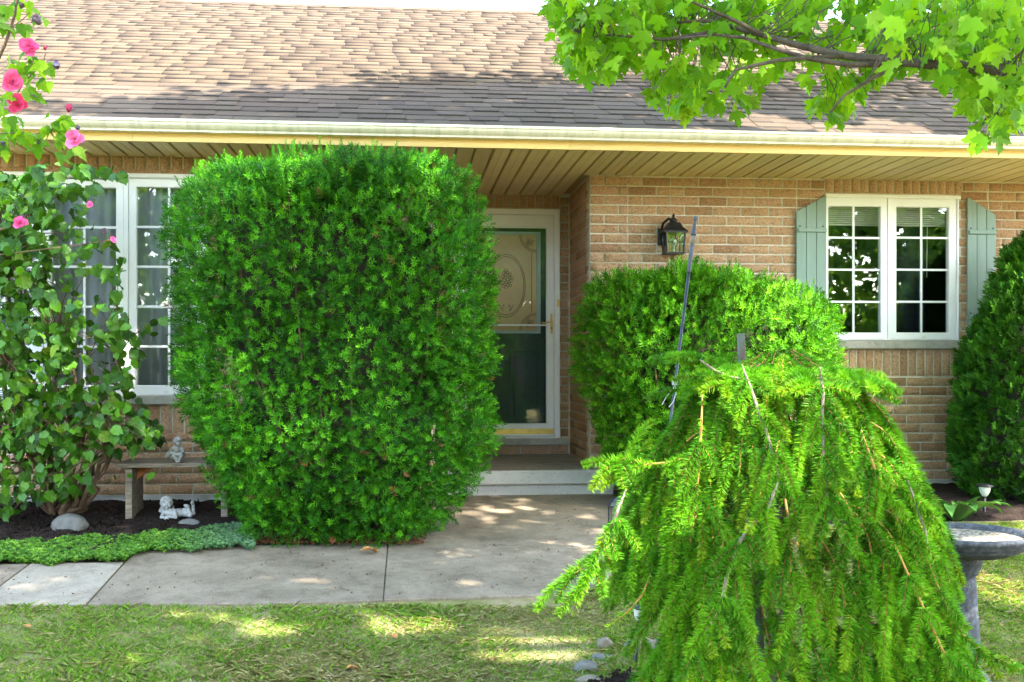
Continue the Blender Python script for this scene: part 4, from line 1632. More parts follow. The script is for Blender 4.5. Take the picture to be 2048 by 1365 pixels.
def needles_on(pts, rad_needle, dens, cbase, young):
    """needles along a polyline; denser to the sides and above"""
    pts = np.array(pts, float)
    seg = np.diff(pts, axis=0)
    ln = np.linalg.norm(seg, axis=1)
    L = ln.sum()
    n = int(L * dens)
    if n < 4:
        return
    s = np.sort(rng.uniform(0, L, n))
    cum = np.concatenate([[0], np.cumsum(ln)])
    i = np.clip(np.searchsorted(cum, s) - 1, 0, len(seg) - 1)
    t = (s - cum[i]) / ln[i]
    p = pts[i] + seg[i] * t[:, None]
    d = unit(seg[i])
    r = rng.normal(size=(n, 3))
    r -= (r * d).sum(1)[:, None] * d
    r = unit(r)
    dirs = unit(r * 0.92 + d * 0.42)
    NP.append(p)
    ND.append(dirs)
    NL.append(rad_needle * rng.uniform(0.75, 1.15, n) * (1 - 0.35 * (s / L) ** 6))
    c = cbase[None] * rng.uniform(0.75, 1.2, (n, 1))
    w_ = (young * (s / L) ** 2)[:, None]
    NCOL.append(c * (1 - w_) + A(0.27, 0.40, 0.012)[None] * w_)


SG = [A(0.042, 0.17, 0.004), A(0.072, 0.25, 0.006), A(0.125, 0.34, 0.008)]


def twig(p, d, L, r=0.0022, droop=0.5):
    pts = [Vector(p)]
    d = Vector(d).normalized()
    k = 5
    for i in range(k):
        d = (d + Vector((0, 0, -droop / k)) + Vector(rng.normal(size=3) * 0.03)).normalized()
        pts.append(pts[-1] + d * (L / k))
    wood_thin.tube(pts, [r * 1.0] + [r * 0.8] * (k - 1) + [r * 0.4], 4, False)
    needles_on(pts, 0.026, 2400, SG[rng.integers(3)], rng.choice([0.1, 0.3, 0.75], p=[0.5, 0.32, 0.18]))
    return pts


def strand(az, r0, L, lean=0.0, wr=0.0036, tw=1.0):
    """a hanging branch: leaves the crown at radius r0, arches over and falls along the crown"""
    ca, sa = math.cos(az), math.sin(az)
    # height at which the dome has radius r0
    dz = float(np.interp(r0, RP[:8, 1], RP[:8, 0]))
    step = 0.05
    n = int(L / step)
    out = 1.0
    r, z = r0 * 0.62, dz + (0.04 if r0 > 0.3 else 0.015)
    pts = []
    wob = rng.normal(size=2) * 0.08
    down = 0.0
    for i in range(n):
        pts.append(Vector((sx0 + ca * r - sa * wob[0] * i * 0.08, sy0 + sa * r * 0.8 + ca * wob[0] * i * 0.08, ztop + z)))
        down = min(1.0, down + 0.16)
        target = min(rdome(z), r0 + 0.12 + 0.05 * i * lean)
        r += (1 - down) * step * 0.9 + (target - r) * 0.12
        z -= step * (0.25 + 0.75 * down)
        if ztop + z < zg(sy0) + 0.06 or (ca < -0.80 and ztop + z < C - 0.66):
            break
    if len(pts) < 4:
        return
    m = len(pts)
    wood_list.append((pts, [wr * (1 - 0.65 * i / m) for i in range(m)]))
    needles_on(pts[(0 if r0 < 0.35 else 2):], 0.022, 1500, SG[rng.integers(3)], 0.3)
    for i in range(1, m):
        for q in range(1 if (i % 2 == 0) else 0):
            side = 1 if (i // 2 + q) % 2 else -1
            tang = (pts[i] - pts[i - 1]).normalized()
            lat = Vector((-sa, ca * 0.8, 0)) * side
            outw = Vector((ca, sa * 0.8, 0))
            d = tang * 0.6 + lat * rng.uniform(0.2, 0.85) + outw * rng.uniform(0.0, 0.5) + Vector((0, 0, -0.25))
            twig(pts[i], d, rng.uniform(0.16, 0.32) * (1.0 if i < m - 3 else 0.8), 0.0022, rng.uniform(0.7, 1.3))
    twig(pts[-1], pts[-1] - pts[-2], rng.uniform(0.08, 0.16))


wood_list = []
for i in range(76):
    az = rng.uniform(math.pi * 0.95, math.pi * 2.05) if i < 64 else rng.uniform(0, math.pi)
    r0 = 0.10 + 0.52 * math.sqrt(rng.random())
    strand(az, r0, rng.uniform(0.5, 1.15), 0.0)
for i in range(34):       # short lower fill, close to the ground
    az = rng.uniform(math.pi * 1.22, math.pi * 2)
    strand(az, rng.uniform(0.5, 0.64), rng.uniform(0.9, 1.3), 0.0)
for i in range(30):       # short boughs that cover the crown top
    strand(rng.uniform(math.pi * 0.9, math.pi * 2.1), rng.uniform(0.06, 0.3), rng.uniform(0.25, 0.5), 0.0)
for i in range(9):        # and the left flank
    strand(rng.uniform(math.pi * 0.95, math.pi * 1.25), rng.uniform(0.40, 0.55), rng.uniform(0.4, 0.7), 0.0)
# top sprays that stick out of the dome
for az, el, L in ((math.pi * 1.02, 0.45, 0.20), (math.pi * 1.08, 0.0, 0.20), (math.pi * 1.3, 0.05, 0.2), (math.pi * 1.5, 0.0, 0.18), (math.pi * 1.7, 0.0, 0.18), (math.pi * 1.15, 0.15, 0.16), (-0.35, -0.2, 0.16), (0.4, 0.0, 0.15)):
    base = Vector((sx0 + 0.16 * math.cos(az), sy0 + 0.16 * math.sin(az), ztop - 0.05))
    d = Vector((math.cos(az), math.sin(az), el))
    pts = twig(base, d, L, 0.004, 0.5)
    for q in pts[1:]:
        for s_ in (-1, 1):
            twig(q, d.normalized() * 0.6 + Vector((-math.sin(az), math.cos(az), 0)) * s_ * 0.7 + Vector((0, 0, 0.1)), rng.uniform(0.07, 0.16), 0.0022, 0.5)
# limbs the photograph shows bare: (pixels, depth, radius)
LIMBS = [
    ([(1484, 730), (1500, 775), (1520, 830), (1538, 880), (1550, 925), (1558, 960)], 3.20, 0.006),
    ([(1556, 965), (1538, 1010), (1505, 1050), (1478, 1085), (1458, 1130), (1448, 1180), (1440, 1215), (1412, 1262), (1385, 1310), (1362, 1370)], 3.10, 0.0075),
    ([(1640, 735), (1646, 790), (1644, 850), (1648, 910), (1652, 960), (1656, 1010)], 3.18, 0.006),
    ([(1722, 860), (1742, 920), (1762, 975), (1790, 1030), (1806, 1060)], 3.22, 0.0055),
    ([(1815, 960), (1832, 1010), (1850, 1060), (1858, 1110)], 3.40, 0.006),
    ([(1405, 790), (1402, 860), (1398, 930), (1394, 990)], 3.25, 0.005),
    ([(1252, 980), (1236, 1020), (1222, 1060), (1205, 1100), (1190, 1135), (1168, 1180), (1140, 1230)], 3.35, 0.006),
    ([(1860, 1130), (1885, 1200), (1925, 1270), (1975, 1310), (2035, 1335)], 3.35, 0.005),
    ([(1790, 1090), (1830, 1180), (1880, 1290), (1905, 1340)], 3.15, 0.005),
    ([(1440, 880), (1400, 905), (1345, 925), (1290, 930), (1255, 915), (1232, 925)], 3.45, 0.005),
    ([(1400, 720), (1430, 742), (1462, 755), (1500, 762)], 3.45, 0.006),
    ([(1230, 1080), (1195, 1110), (1160, 1140), (1120, 1165)], 3.42, 0.004),
    ([(1300, 1150), (1285, 1190), (1255, 1225), (1215, 1255)], 3.42, 0.004),
]
for pix, d, r in LIMBS:
    pts = [at_depth(x, y, d + 0.02 * rng.normal()) for x, y in pix]
    fine = []
    for i in range(len(pts) - 1):
        for q in range(3):
            fine.append(pts[i].lerp(pts[i + 1], q / 3))
    fine.append(pts[-1])
    m = len(fine)
    b = MB().tube(fine, [r * (1 - 0.5 * i / m) * min(1, 0.35 + i * 0.22) for i in range(m)], 7)
    b.build('branch', 'spruce_grey' if r > 0.0055 else 'spruce_wood', spr, smooth=True)
    needles_on(fine[:m // 4], 0.02, 900, SG[1], 0.1)
    needles_on(fine[m // 4:], 0.022, 900, SG[2], 0.5)
    for i in range(2, m):
        for s_ in (-1, 1):
            fp_ = proj(fine[i])
            if rng.random() < 0.42 and not (fp_[0] < 1290 and fp_[1] > 1165):
                tang = (fine[i] - fine[i - 1]).normalized()
                twig(fine[i], tang * 0.7 + Vector((CS, -SN, 0)) * s_ * rng.uniform(0.4, 1.0) + Vector((0, -0.35, -0.1)), rng.uniform(0.07, 0.17), 0.0022, rng.uniform(0.3, 1.0))
wl = MB()
for pts, rad in wood_list:
    wl.tube(pts, rad, 5, False)
wl.build('hanging_branches', 'spruce_wood', spr)['kind'] = 'stuff'
wood_thin.build('twigs', 'spruce_wood', spr)['kind'] = 'stuff'
NP, ND, NL, NCOL = np.concatenate(NP), np.concatenate(ND), np.concatenate(NL), np.concatenate(NCOL)
side = unit(np.cross(ND, rng.normal(size=ND.shape)))
wN = 0.0019
V = np.stack([NP - side * wN, NP + side * wN, NP + ND * NL[:, None]], 1).reshape(-1, 3)
n = len(NP)
Fc = np.arange(n * 3).reshape(-1, 3)
tc = np.array([0.75, 0.75, 1.2])
Cc = (NCOL[:, None, :] * tc[None, :, None]).reshape(-1, 3)
link('needles', mesh_np('needles', V, Fc, Cc), 'spruce', spr)
MB().tube([(sx0, sy0, zg(sy0) - 0.05), (sx0 - 0.02, sy0, zg(sy0) + 0.6), (sx0 - 0.06, sy0 + 0.02, ztop - 0.02)], [0.035, 0.03, 0.018], 9).build('trunk', 'spruce_grey', spr, smooth=True)
stk = at_depth(1481, 668, SPD + 0.02)
stb = at_depth(1462, 760, SPD + 0.03)
dirv = (stk - stb).normalized()
sb = at_depth(1535, 1500, SPD + 0.12)
dirv = (stk - sb).normalized()
sb = stk - dirv * 1.42
st_m = Matrix.Translation(sb) @ dirv.to_track_quat('Z', 'Y').to_matrix().to_4x4() @ Matrix.Rotation(0.6, 4, 'Z')
stake = MB().box(-0.0125, 0.0125, -0.0125, 0.0125, -0.05, 1.42, st_m).build('garden_stake', 'stone', None)
tag(stake, 'weathered greenish wooden stake poking out of the top of the weeping spruce', 'stake')
m_, t_, p_ = base_mat('peeling_green_stake')
r_ = ramp(t_, [(0.4, (0.09, 0.06, 0.04)), (0.52, (0.075, 0.10, 0.08)), (0.65, (0.11, 0.13, 0.105))])
t_.links.new(noise(t_, 30, 5, 0.7, worldpos(t_, (1, 1, 0.3))), r_.inputs[0])
t_.links.new(r_.outputs[0], p_.inputs['Base Color'])
p_.inputs['Roughness'].default_value = 0.85
stake.data.materials[0] = m_
# ------------------------------------------------------------------ big maple: trunk beyond the right edge, limbs over the lawn
tx, ty = 6.4, 1.6
mpl = thing('maple_tree', 'large maple whose leafy branch hangs in from the upper right over the roof', 'tree', (tx, ty, zg(ty)))
MB().tube([(tx + 0.1, ty, zg(ty) - 0.1), (tx, ty, 0.7), (tx - 0.05, ty, 1.8), (tx - 0.25, ty + 0.05, 2.9), (tx - 0.6, ty + 0.1, 4.2), (tx - 1.2, ty + 0.1, 6.2), (tx - 1.9, ty, 8.6)], [0.36, 0.27, 0.25, 0.24, 0.19, 0.13, 0.05], 14).build('trunk', 'bark', mpl, smooth=True)
LB = [
    [Vector((tx - 0.25, ty + 0.05, 2.5)), at_depth(2420, 200, 3.9), at_depth(2150, 165, 4.15), at_depth(1950, 138, 4.35), at_depth(1790, 122, 4.5), at_depth(1690, 112, 4.6), at_depth(1600, 92, 4.7), at_depth(1530, 72, 4.78), at_depth(1470, 56, 4.85), at_depth(1420, 42, 4.9), at_depth(1370, 44, 4.95), at_depth(1318, 50, 5.0)],
    [at_depth(1800, 128, 4.5), at_depth(1700, 130, 4.52), at_depth(1620, 118, 4.55), at_depth(1550, 98, 4.6), at_depth(1490, 76, 4.65), at_depth(1430, 70, 4.7), at_depth(1350, 78, 4.75)],
    [at_depth(1525, 70, 4.78), at_depth(1470, 42, 4.7), at_depth(1425, 22, 4.65), at_depth(1380, 2, 4.6), at_depth(1330, -30, 4.5)],
    [at_depth(2150, 165, 4.15), at_depth(2080, 150, 4.3), at_depth(2010, 170, 4.45), at_depth(1990, 205, 4.5), at_depth(1965, 250, 4.5)],
    [at_depth(1690, 112, 4.6), at_depth(1560, 120, 4.5), at_depth(1470, 140, 4.4), at_depth(1450, 175, 4.38)],
    [at_depth(1470, 56, 4.85), at_depth(1330, 80, 4.9), at_depth(1220, 70, 4.95), at_depth(1150, 80, 5.0)],
    [at_depth(1800, 128, 4.5), at_depth(1740, 160, 4.35), at_depth(1690, 190, 4.3), at_depth(1660, 225, 4.3)],
]
LR = [(0.085, 0.013), (0.014, 0.005), (0.011, 0.004), (0.012, 0.004), (0.011, 0.005), (0.010, 0.004), (0.010, 0.004)]
for pts, (ra, rb) in zip(LB, LR):
    m = len(pts)
    rad = [rb + (ra - rb) * (1 - i / (m - 1)) ** 1.3 for i in range(m)]
    if ra > 0.05:
        rad = [0.09, 0.045, 0.028, 0.022, 0.0185, 0.017, 0.0145, 0.012, 0.0105, 0.009, 0.007, 0.004]
    MB().tube(pts, rad, 9).build('branch', 'bark', mpl, smooth=True)
CRC, CRR = np.array([2.7, 1.5, 7.0]), np.array([6.4, 5.3, 2.3])
for i in range(26):
    a = rng.uniform(0, 2 * math.pi)
    rr = rng.uniform(0.5, 0.9)
    tip = Vector((CRC[0] + CRR[0] * rr * math.cos(a), CRC[1] + CRR[1] * rr * math.sin(a), 7.2 + rng.uniform(-1.2, 2.2)))
    hb = rng.uniform(0.45, 0.9)
    base = Vector((tx - 0.6, ty + 0.1, 4.2)).lerp(Vector((tx - 1.9, ty, 8.2)), hb - 0.3)
    mid = base.lerp(tip, 0.5) + Vector((0, 0, 0.5))
    q_ = [base, base.lerp(mid, 0.5) + Vector((0, 0, 0.2)), mid, tip]
    if all(not (-60 < proj(v)[0] < 2108 and -60 < proj(v)[1] < 1400 and proj(v)[2] > 0.3) for v in q_):
        MB().tube(q_, [0.09, 0.06, 0.045, 0.012], 6).build('branch', 'bark', mpl, smooth=True)

# leaves that hang into view
MASK = [(1094, -40), (1096, 70), (1120, 140), (1165, 165), (1215, 185), (1248, 135), (1285, 145), (1300, 215), (1350, 240), (1400, 225), (1470, 240), (1520, 205), (1560, 150), (1600, 140), (1615, 200), (1650, 275), (1690, 255), (1720, 215), (1760, 160), (1820, 150), (1890, 165), (1920, 215), (1950, 280), (1985, 300), (2010, 260), (2100, 250), (2100, -40)]
cl = []
while len(cl) < 540:
    x, y = rng.uniform(1090, 2100), rng.uniform(-40, 300)
    if in_poly([x], [y], MASK)[0]:
        # thinner where the roof shows through
        if 1330 < x < 1780 and 85 < y < 165 and rng.random() < 0.55:
            continue
        if 1480 < x < 1640 and 30 < y < 200 and rng.random() < 0.4:
            continue
        cl.append((x, y, rng.uniform(4.75, 5.6) if x < 1780 else rng.uniform(4.0, 5.4)))
limb_pts = []
for pts in LB[:]:
    for i in range(len(pts) - 1):
        for q in range(6):
            limb_pts.append(np.array(pts[i].lerp(pts[i + 1], q / 6)))
limb_pts = np.array(limb_pts)
lp_, ld_, ln_ = [], [], []
tw = MB()
for x, y, d in cl:
    c0 = np.array(at_depth(x, y, d))
    j = np.argmin(np.linalg.norm(limb_pts - (c0 + A(0, 0, 0.12)), axis=1))
    a0 = Vector(limb_pts[j])
    c0v = Vector(c0)
    mid = a0.lerp(c0v, 0.5) + Vector((0, 0, 0.04))
    if (a0 - c0v).length < 0.55 and rng.random() < 0.6:
        q1 = a0.lerp(c0v, 0.3) + Vector(rng.normal(size=3) * 0.03) + Vector((0, 0, 0.03))
        q2 = a0.lerp(c0v, 0.7) + Vector(rng.normal(size=3) * 0.03) + Vector((0, 0, 0.02))
        tw.tube([a0, q1, q2, c0v], [0.0036, 0.0028, 0.002, 0.0012], 5, False)
    for k in range(rng.integers(3, 6)):
        p = c0 + rng.normal(size=3) * A(0.07, 0.07, 0.06)
        px_, py_, _ = proj(p)
        if in_poly([px_], [py_ + 14], MASK)[0]:
            lp_.append(p)
            dn = A(0, 0, -1.0) + rng.normal(size=3) * A(0.55, 0.55, 0.35)
            ld_.append(dn)
            nn = A(-0.1, -0.55, 0.55) + rng.normal(size=3) * 0.55
            ln_.append(nn)
tw.build('twigs', 'bark', mpl)['kind'] = 'stuff'
lp_, ld_, ln_ = np.array(lp_), unit(np.array(ld_)), np.array(ln_)
xax = unit(np.cross(ld_, ln_))
zax = np.cross(xax, ld_)
lsz = rng.uniform(0.05, 0.094, len(lp_))
ml_mes = []
for k_, (fo_, dr_) in enumerate(((0.18, 0.18), (0.45, 0.5), (-0.25, 0.35), (0.3, -0.2))):
    tv_, tf_ = leaf_fan(MAPLE_HALF, (0, 0.32), fo_, dr_)
    rr_ = np.random.default_rng(60 + k_)
    tv_[1:, 2] += rr_.normal(size=len(tv_) - 1) * 0.05
    tv_[1:, :2] *= 1 + rr_.normal(size=(len(tv_) - 1, 1)) * 0.05
    me_ = mesh_np('leaf', tv_, tf_)
    me_.materials.append(M['maple'])
    ml_mes.append(me_)
order = rng.permutation(len(lp_))
for i in order[:300]:
    m = Matrix.Identity(4)
    for r in range(3):
        m[r][0], m[r][1], m[r][2], m[r][3] = xax[i][r] * lsz[i], ld_[i][r] * lsz[i], zax[i][r] * lsz[i], lp_[i][r]
    place('leaf', ml_mes[int(i) % 4], m, mpl)
o2 = order[300:]
parts = []
MC = (A(0.10, 0.27, 0.008), A(0.19, 0.40, 0.010), A(0.26, 0.46, 0.016))
if len(o2):
    parts.append(scatter(MLV, MLF, lp_[o2], frames_xyz(xax[o2], ld_[o2], zax[o2], lsz[o2]), green(len(o2), *MC)))
# the rest of the crown, above and behind the camera; it shades the lawn, the wall and the lower roof
TS = np.array(TO_SUN)
GAPS = []  # holes cut through the unseen crown toward the sun, shaping light spots


def gap(p, r):
    GAPS.append((np.array(p), r))


for px_, py_, r in ((530, 1258, 0.13), (445, 1236, 0.06), (800, 1258, 0.14), (860, 1248, 0.1), (1030, 1286, 0.2), (1120, 1290, 0.14), (915, 1110, 0.11), (1040, 1112, 0.12), (1065, 1128, 0.09), (1165, 1095, 0.12), (940, 1166, 0.06), (100, 1165, 0.06), (2000, 1180, 0.25), (1985, 1300, 0.12), (350, 1238, 0.06)):
    gap(G(px_, py_), r)
for px_, py_, d, r in ((1440, 760, 3.3, 0.13), (1290, 880, 3.4, 0.12), (1660, 740, 3.4, 0.2), (1780, 800, 3.4, 0.18), (1160, 1150, 3.4, 0.12), (1350, 1040, 3.2, 0.08), (1620, 610, 7.9, 0.3), (1500, 560, 7.9, 0.14), (1560, 720, 7.75, 0.12), (430, 380, 7.2, 0.16), (860, 330, 7.2, 0.14), (1880, 1000, 3.5, 0.1), (1960, 1075, 4.4, 0.16), (600, 330, 7.0, 0.12), (1700, 230, 8.2, 0.2), (1430, 235, 8.0, 0.12), (1830, 200, 8.3, 0.2), (1560, 190, 8.3, 0.22)):
    gap(at_depth(px_, py_, d), r)
nc = 3300
u = rng.normal(size=(nc, 3))
u = unit(u) * (rng.random((nc, 1)) ** (1 / 2.3))
CP = CRC + u * CRR
CP = CP[CP[:, 2] > 5.2]
# leaf clusters added out of view so their shade falls on the lower roof
SHADE = [(95, 238), (310, 203), (500, 196), (735, 168), (760, 152), (1100, 150), (1300, 160), (1700, 150), (2100, 165), (2100, 285), (1000, 252), (95, 236)]
ex2 = []
while len(ex2) < 520:
    x, y = rng.uniform(95, 2100), rng.uniform(150, 285)
    if in_poly([x], [y], SHADE)[0]:
        r3 = ray(x, y)
        # meet the roof plane z = RZ0 + 0.5 (Y - RY0)
        t3 = (RZ0 - 0.5 * RY0 - C) / (r3.z - 0.5 * r3.y)
        hit = np.array(r3) * t3 + A(0, 0, C)
        ex2.append(hit + TS / TS[2] * rng.uniform(2.6, 4.4))
CP = np.concatenate([CP, np.array(ex2)])
LPs = (CP[:, None, :] + rng.normal(size=(len(CP), 8, 3)) * 0.17).reshape(-1, 3)
px_, py_, d_ = proj_np(LPs)
keep = ~((px_ > -110) & (px_ < 2160) & (py_ > -90) & (d_ > 0.2))
for g, r in GAPS:
    w_ = LPs - g
    al = w_ @ TS
    dist = np.linalg.norm(w_ - al[:, None] * TS, axis=1)
    keep &= ~((dist < r * 1.35) & (al > 0))
LPs = LPs[keep]
n = len(LPs)
dn = unit(A(0, 0, -0.5) + rng.normal(size=(n, 3)) * A(0.8, 0.8, 0.3))
nn = A(0.25, -0.3, 0.9) + rng.normal(size=(n, 3)) * 0.45
xa = unit(np.cross(dn, nn))
za = np.cross(xa, dn)
parts.append(scatter(SLV, SLF, LPs, frames_xyz(xa, dn, za, rng.uniform(0.12, 0.18, n)), green(n, *MC)))
V, Fc, Cc = cat(parts)
tag(link('crown', mesh_np('crown', V, Fc, Cc), 'maple_j', mpl), None, None, kind='stuff')
print('maple leaves', len(lp_), n)


# ------------------------------------------------------------------ trees across the yard, seen mirrored in the panes
def yard_tree(x, y, h, r, label, sd_):
    t = thing('yard_tree', label, 'tree', (x, y, 0), 'trees across the yard')
    MB().tube([(x, y, -0.1), (x + 0.05, y, h * 0.3), (x - 0.1, y, h * 0.75)], [0.22, 0.16, 0.05], 10).build('trunk', 'bark', t, smooth=True)
    u = unit(rng.normal(size=(600, 3))) * (rng.random((600, 1)) ** 0.4)
    P = A(x, y, h * 0.62) + u * A(r, r, h * 0.36)
    P = (P[:, None, :] + rng.normal(size=(600, 6, 3)) * 0.22).reshape(-1, 3)
    n = len(P)
    d = unit(rng.normal(size=(n, 3)) + A(0, 0, -0.5))
    nn = rng.normal(size=(n, 3)) + A(0, 0, 0.8)
    xa = unit(np.cross(d, nn))
    V, Fc, Cc = scatter(SLV, SLF, P, frames_xyz(xa, d, np.cross(xa, d), rng.uniform(0.26, 0.40, n)), green(n, A(0.05, 0.15, 0.02), A(0.10, 0.24, 0.03), A(0.17, 0.32, 0.05)))
    link('crown', mesh_np('crown', V, Fc, Cc), 'maple_j', t)


yard_tree(-8.0, -14.0, 9.5, 4.6, 'round-crowned tree mirrored in the wide left window', 1)
yard_tree(3.4, -13.0, 8.0, 3.6, 'broad unseen tree added to keep the sky out of the storm door glass', 2)  # added behind the camera so the door glass mirrors no bright sky
yard_tree(15.5, -14.0, 9.0, 4.0, 'tall tree mirrored in the shuttered window behind the maple', 3)
yard_tree(9.5, -26.0, 8.0, 3.8, 'spreading tree farthest back in the shuttered window reflection', 4)

hx0, hx1, hy_ = -26.0, 32.0, -21.0
hed = thing('added_hedge', 'long dark hedge added out of view to block the bright horizon from the pane reflections', 'hedge', ((hx0 + hx1) / 2, hy_, 0))  # unseen hedge, added to darken what the panes mirror
n = 9000
P = np.stack([rng.uniform(hx0, hx1, n), hy_ + rng.uniform(-0.2, 0.7, n), 3.6 * rng.random(n) ** 0.9 + 0.1 * rng.normal(size=n)], 1)
P[:, 2] = np.clip(P[:, 2] + 0.25 * nz(P, 0.8, 91, 2), 0.05, 5)
d = unit(rng.normal(size=(n, 3)) + A(0, 0.6, -0.3))
nn = rng.normal(size=(n, 3)) * 0.7 + A(0, 1.0, 0.4)
xa = unit(np.cross(d, nn))
V, Fc, Cc = scatter(SLV, SLF, P, frames_xyz(xa, d, np.cross(xa, d), rng.uniform(0.3, 0.46, n)), green(n, A(0.03, 0.09, 0.01), A(0.06, 0.16, 0.015), A(0.11, 0.24, 0.03)))
link('foliage', mesh_np('foliage', V, Fc, Cc), 'maple_j', hed)
MB().box(hx0 + 0.3, hx1 - 0.3, hy_ - 0.5, hy_ - 0.1, -0.05, 3.2).build('shade_core', 'core', hed)

# ------------------------------------------------------------------ round-leaved shrub (contorted hazel) at the left window
hb = G(130, 1034)
hz_ = thing('contorted_hazel', 'twisted shrub with round crinkled green leaves in front of the wide left window', 'shrub', hb)
stems = []
for i in range(15):
    pts = [Vector((hb.x + rng.normal() * 0.06, hb.y + rng.normal() * 0.05, hb.z - 0.03))]
    tx_ = rng.uniform(-75, 235)
    ty_ = rng.uniform(420, 800) if tx_ < 130 else rng.uniform(640, 850)
    end = at_depth(tx_, ty_, rng.uniform(7.15, 7.9))
    n_ = 9
    for k in range(1, n_ + 1):
        f_ = k / n_
        p = pts[0].lerp(end, f_)
        bow = math.sin(f_ * math.pi)
        p += Vector((bow * 0.12 * (1 if end.x > hb.x else -1) + rng.normal() * 0.035, rng.normal() * 0.035, rng.normal() * 0.03 + bow * -0.05))
        pts.append(p)
    stems.append(pts)
    MB().tube(pts, [0.022 * (1 - 0.8 * k / n_) + 0.003 for k in range(n_ + 1)], 6).build('stem', 'twig', hz_, smooth=True)
HM = [(-80, 345), (60, 340), (110, 350), (155, 375), (195, 360), (205, 395), (170, 430), (225, 440), (250, 520), (240, 600), (262, 640), (278, 700), (262, 770), (300, 820), (318, 870), (300, 905), (250, 890), (205, 915), (192, 960), (170, 985), (120, 990), (60, 1010), (25, 1030), (-80, 1030)]
HM2 = [(60, 330), (150, 325), (240, 335), (250, 350), (150, 352), (60, 350)]
P = []
while len(P) < 2100:
    x, y = rng.uniform(-80, 325), rng.uniform(325, 1035)
    if not (in_poly([x], [y], HM)[0] or in_poly([x], [y], HM2)[0]):
        continue
    # gaps where the window shows
    g_ = 0.0
    if 105 < x < 235 and 385 < y < 640:
        g_ = 0.84
    if 150 < x < 235 and 640 < y < 770:
        g_ = 0.75
    if y > 900:
        g_ = 0.45
    if x > 245 and y < 820:
        g_ = 0.35
    if rng.random() < g_:
        continue
    P.append(np.array(at_depth(x, y, rng.uniform(7.05, 7.75) - 0.2 * (y < 700) * rng.random())))
# a few strays in front of the right sash and over the bench
for x, y in ((312, 640), (325, 634), (300, 652), (290, 660), (310, 665), (262, 845), (275, 860), (318, 868), (300, 872), (256, 948), (305, 945), (230, 955), (215, 910)):
    P.append(np.array(at_depth(x, y, 7.45)))
P = np.array(P)
tw = MB()
sp_all = np.array([np.array(a.lerp(b_, q / 3)) for pts in stems for a, b_ in zip(pts[2:-1], pts[3:]) for q in range(3)])
for i in range(0, len(P), 3):
    dd = np.linalg.norm(sp_all - P[i], axis=1)
    j = np.argmin(dd)
    if dd[j] < 0.55:
        a_, c_ = Vector(sp_all[j]), Vector(P[i])
        tw.tube([a_, a_.lerp(c_, 0.5) + Vector((rng.normal() * 0.02, rng.normal() * 0.02, 0.03)), c_], [0.004, 0.003, 0.0015], 4, False)
tw.build('twigs', 'twig', hz_)['kind'] = 'stuff'
n = len(P)
d = unit(A(0, -0.25, -0.75) + rng.normal(size=(n, 3)) * A(0.7, 0.45, 0.4))
nn = A(0.1, -0.5, 0.8) + rng.normal(size=(n, 3)) * 0.75
xa = unit(np.cross(d, nn))
za = np.cross(xa, d)
sz = rng.uniform(0.042, 0.092, n)
hz_me = []
for tv, tf in HZ:
    me = mesh_np('leaf', tv, tf)
    me.materials.append(M['hazel'])
    hz_me.append(me)
dep = P[:, 0] * SN + P[:, 1] * CS
pxs, pys, _ = proj_np(P)
front = np.argsort(-(sz / dep) + 99 * ((pxs < 0) | (pxs > 340)) + (dep > 7.5) * 0.01)
parts = []
for rank, i in enumerate(front):
    if rank < 300:
        m = Matrix.Identity(4)
        for r in range(3):
            m[r][0], m[r][1], m[r][2], m[r][3] = xa[i][r] * sz[i], d[i][r] * sz[i], za[i][r] * sz[i], P[i][r]
        place('leaf', hz_me[int(rng.integers(6))], m, hz_)
o2 = front[300:]
kk = rng.integers(0, 6, len(o2))
HC = (A(0.02, 0.075, 0.004), A(0.045, 0.15, 0.007), A(0.11, 0.28, 0.014))
for j in range(6):
    s_ = o2[kk == j]
    parts.append(scatter(HZ[j][0], HZ[j][1], P[s_], frames_xyz(xa[s_], d[s_], za[s_], sz[s_]), green(len(s_), *HC)))
V, Fc, Cc = cat(parts)
tag(link('foliage', mesh_np('foliage', V, Fc, Cc), 'hazel_j', hz_), None, None, kind='stuff')

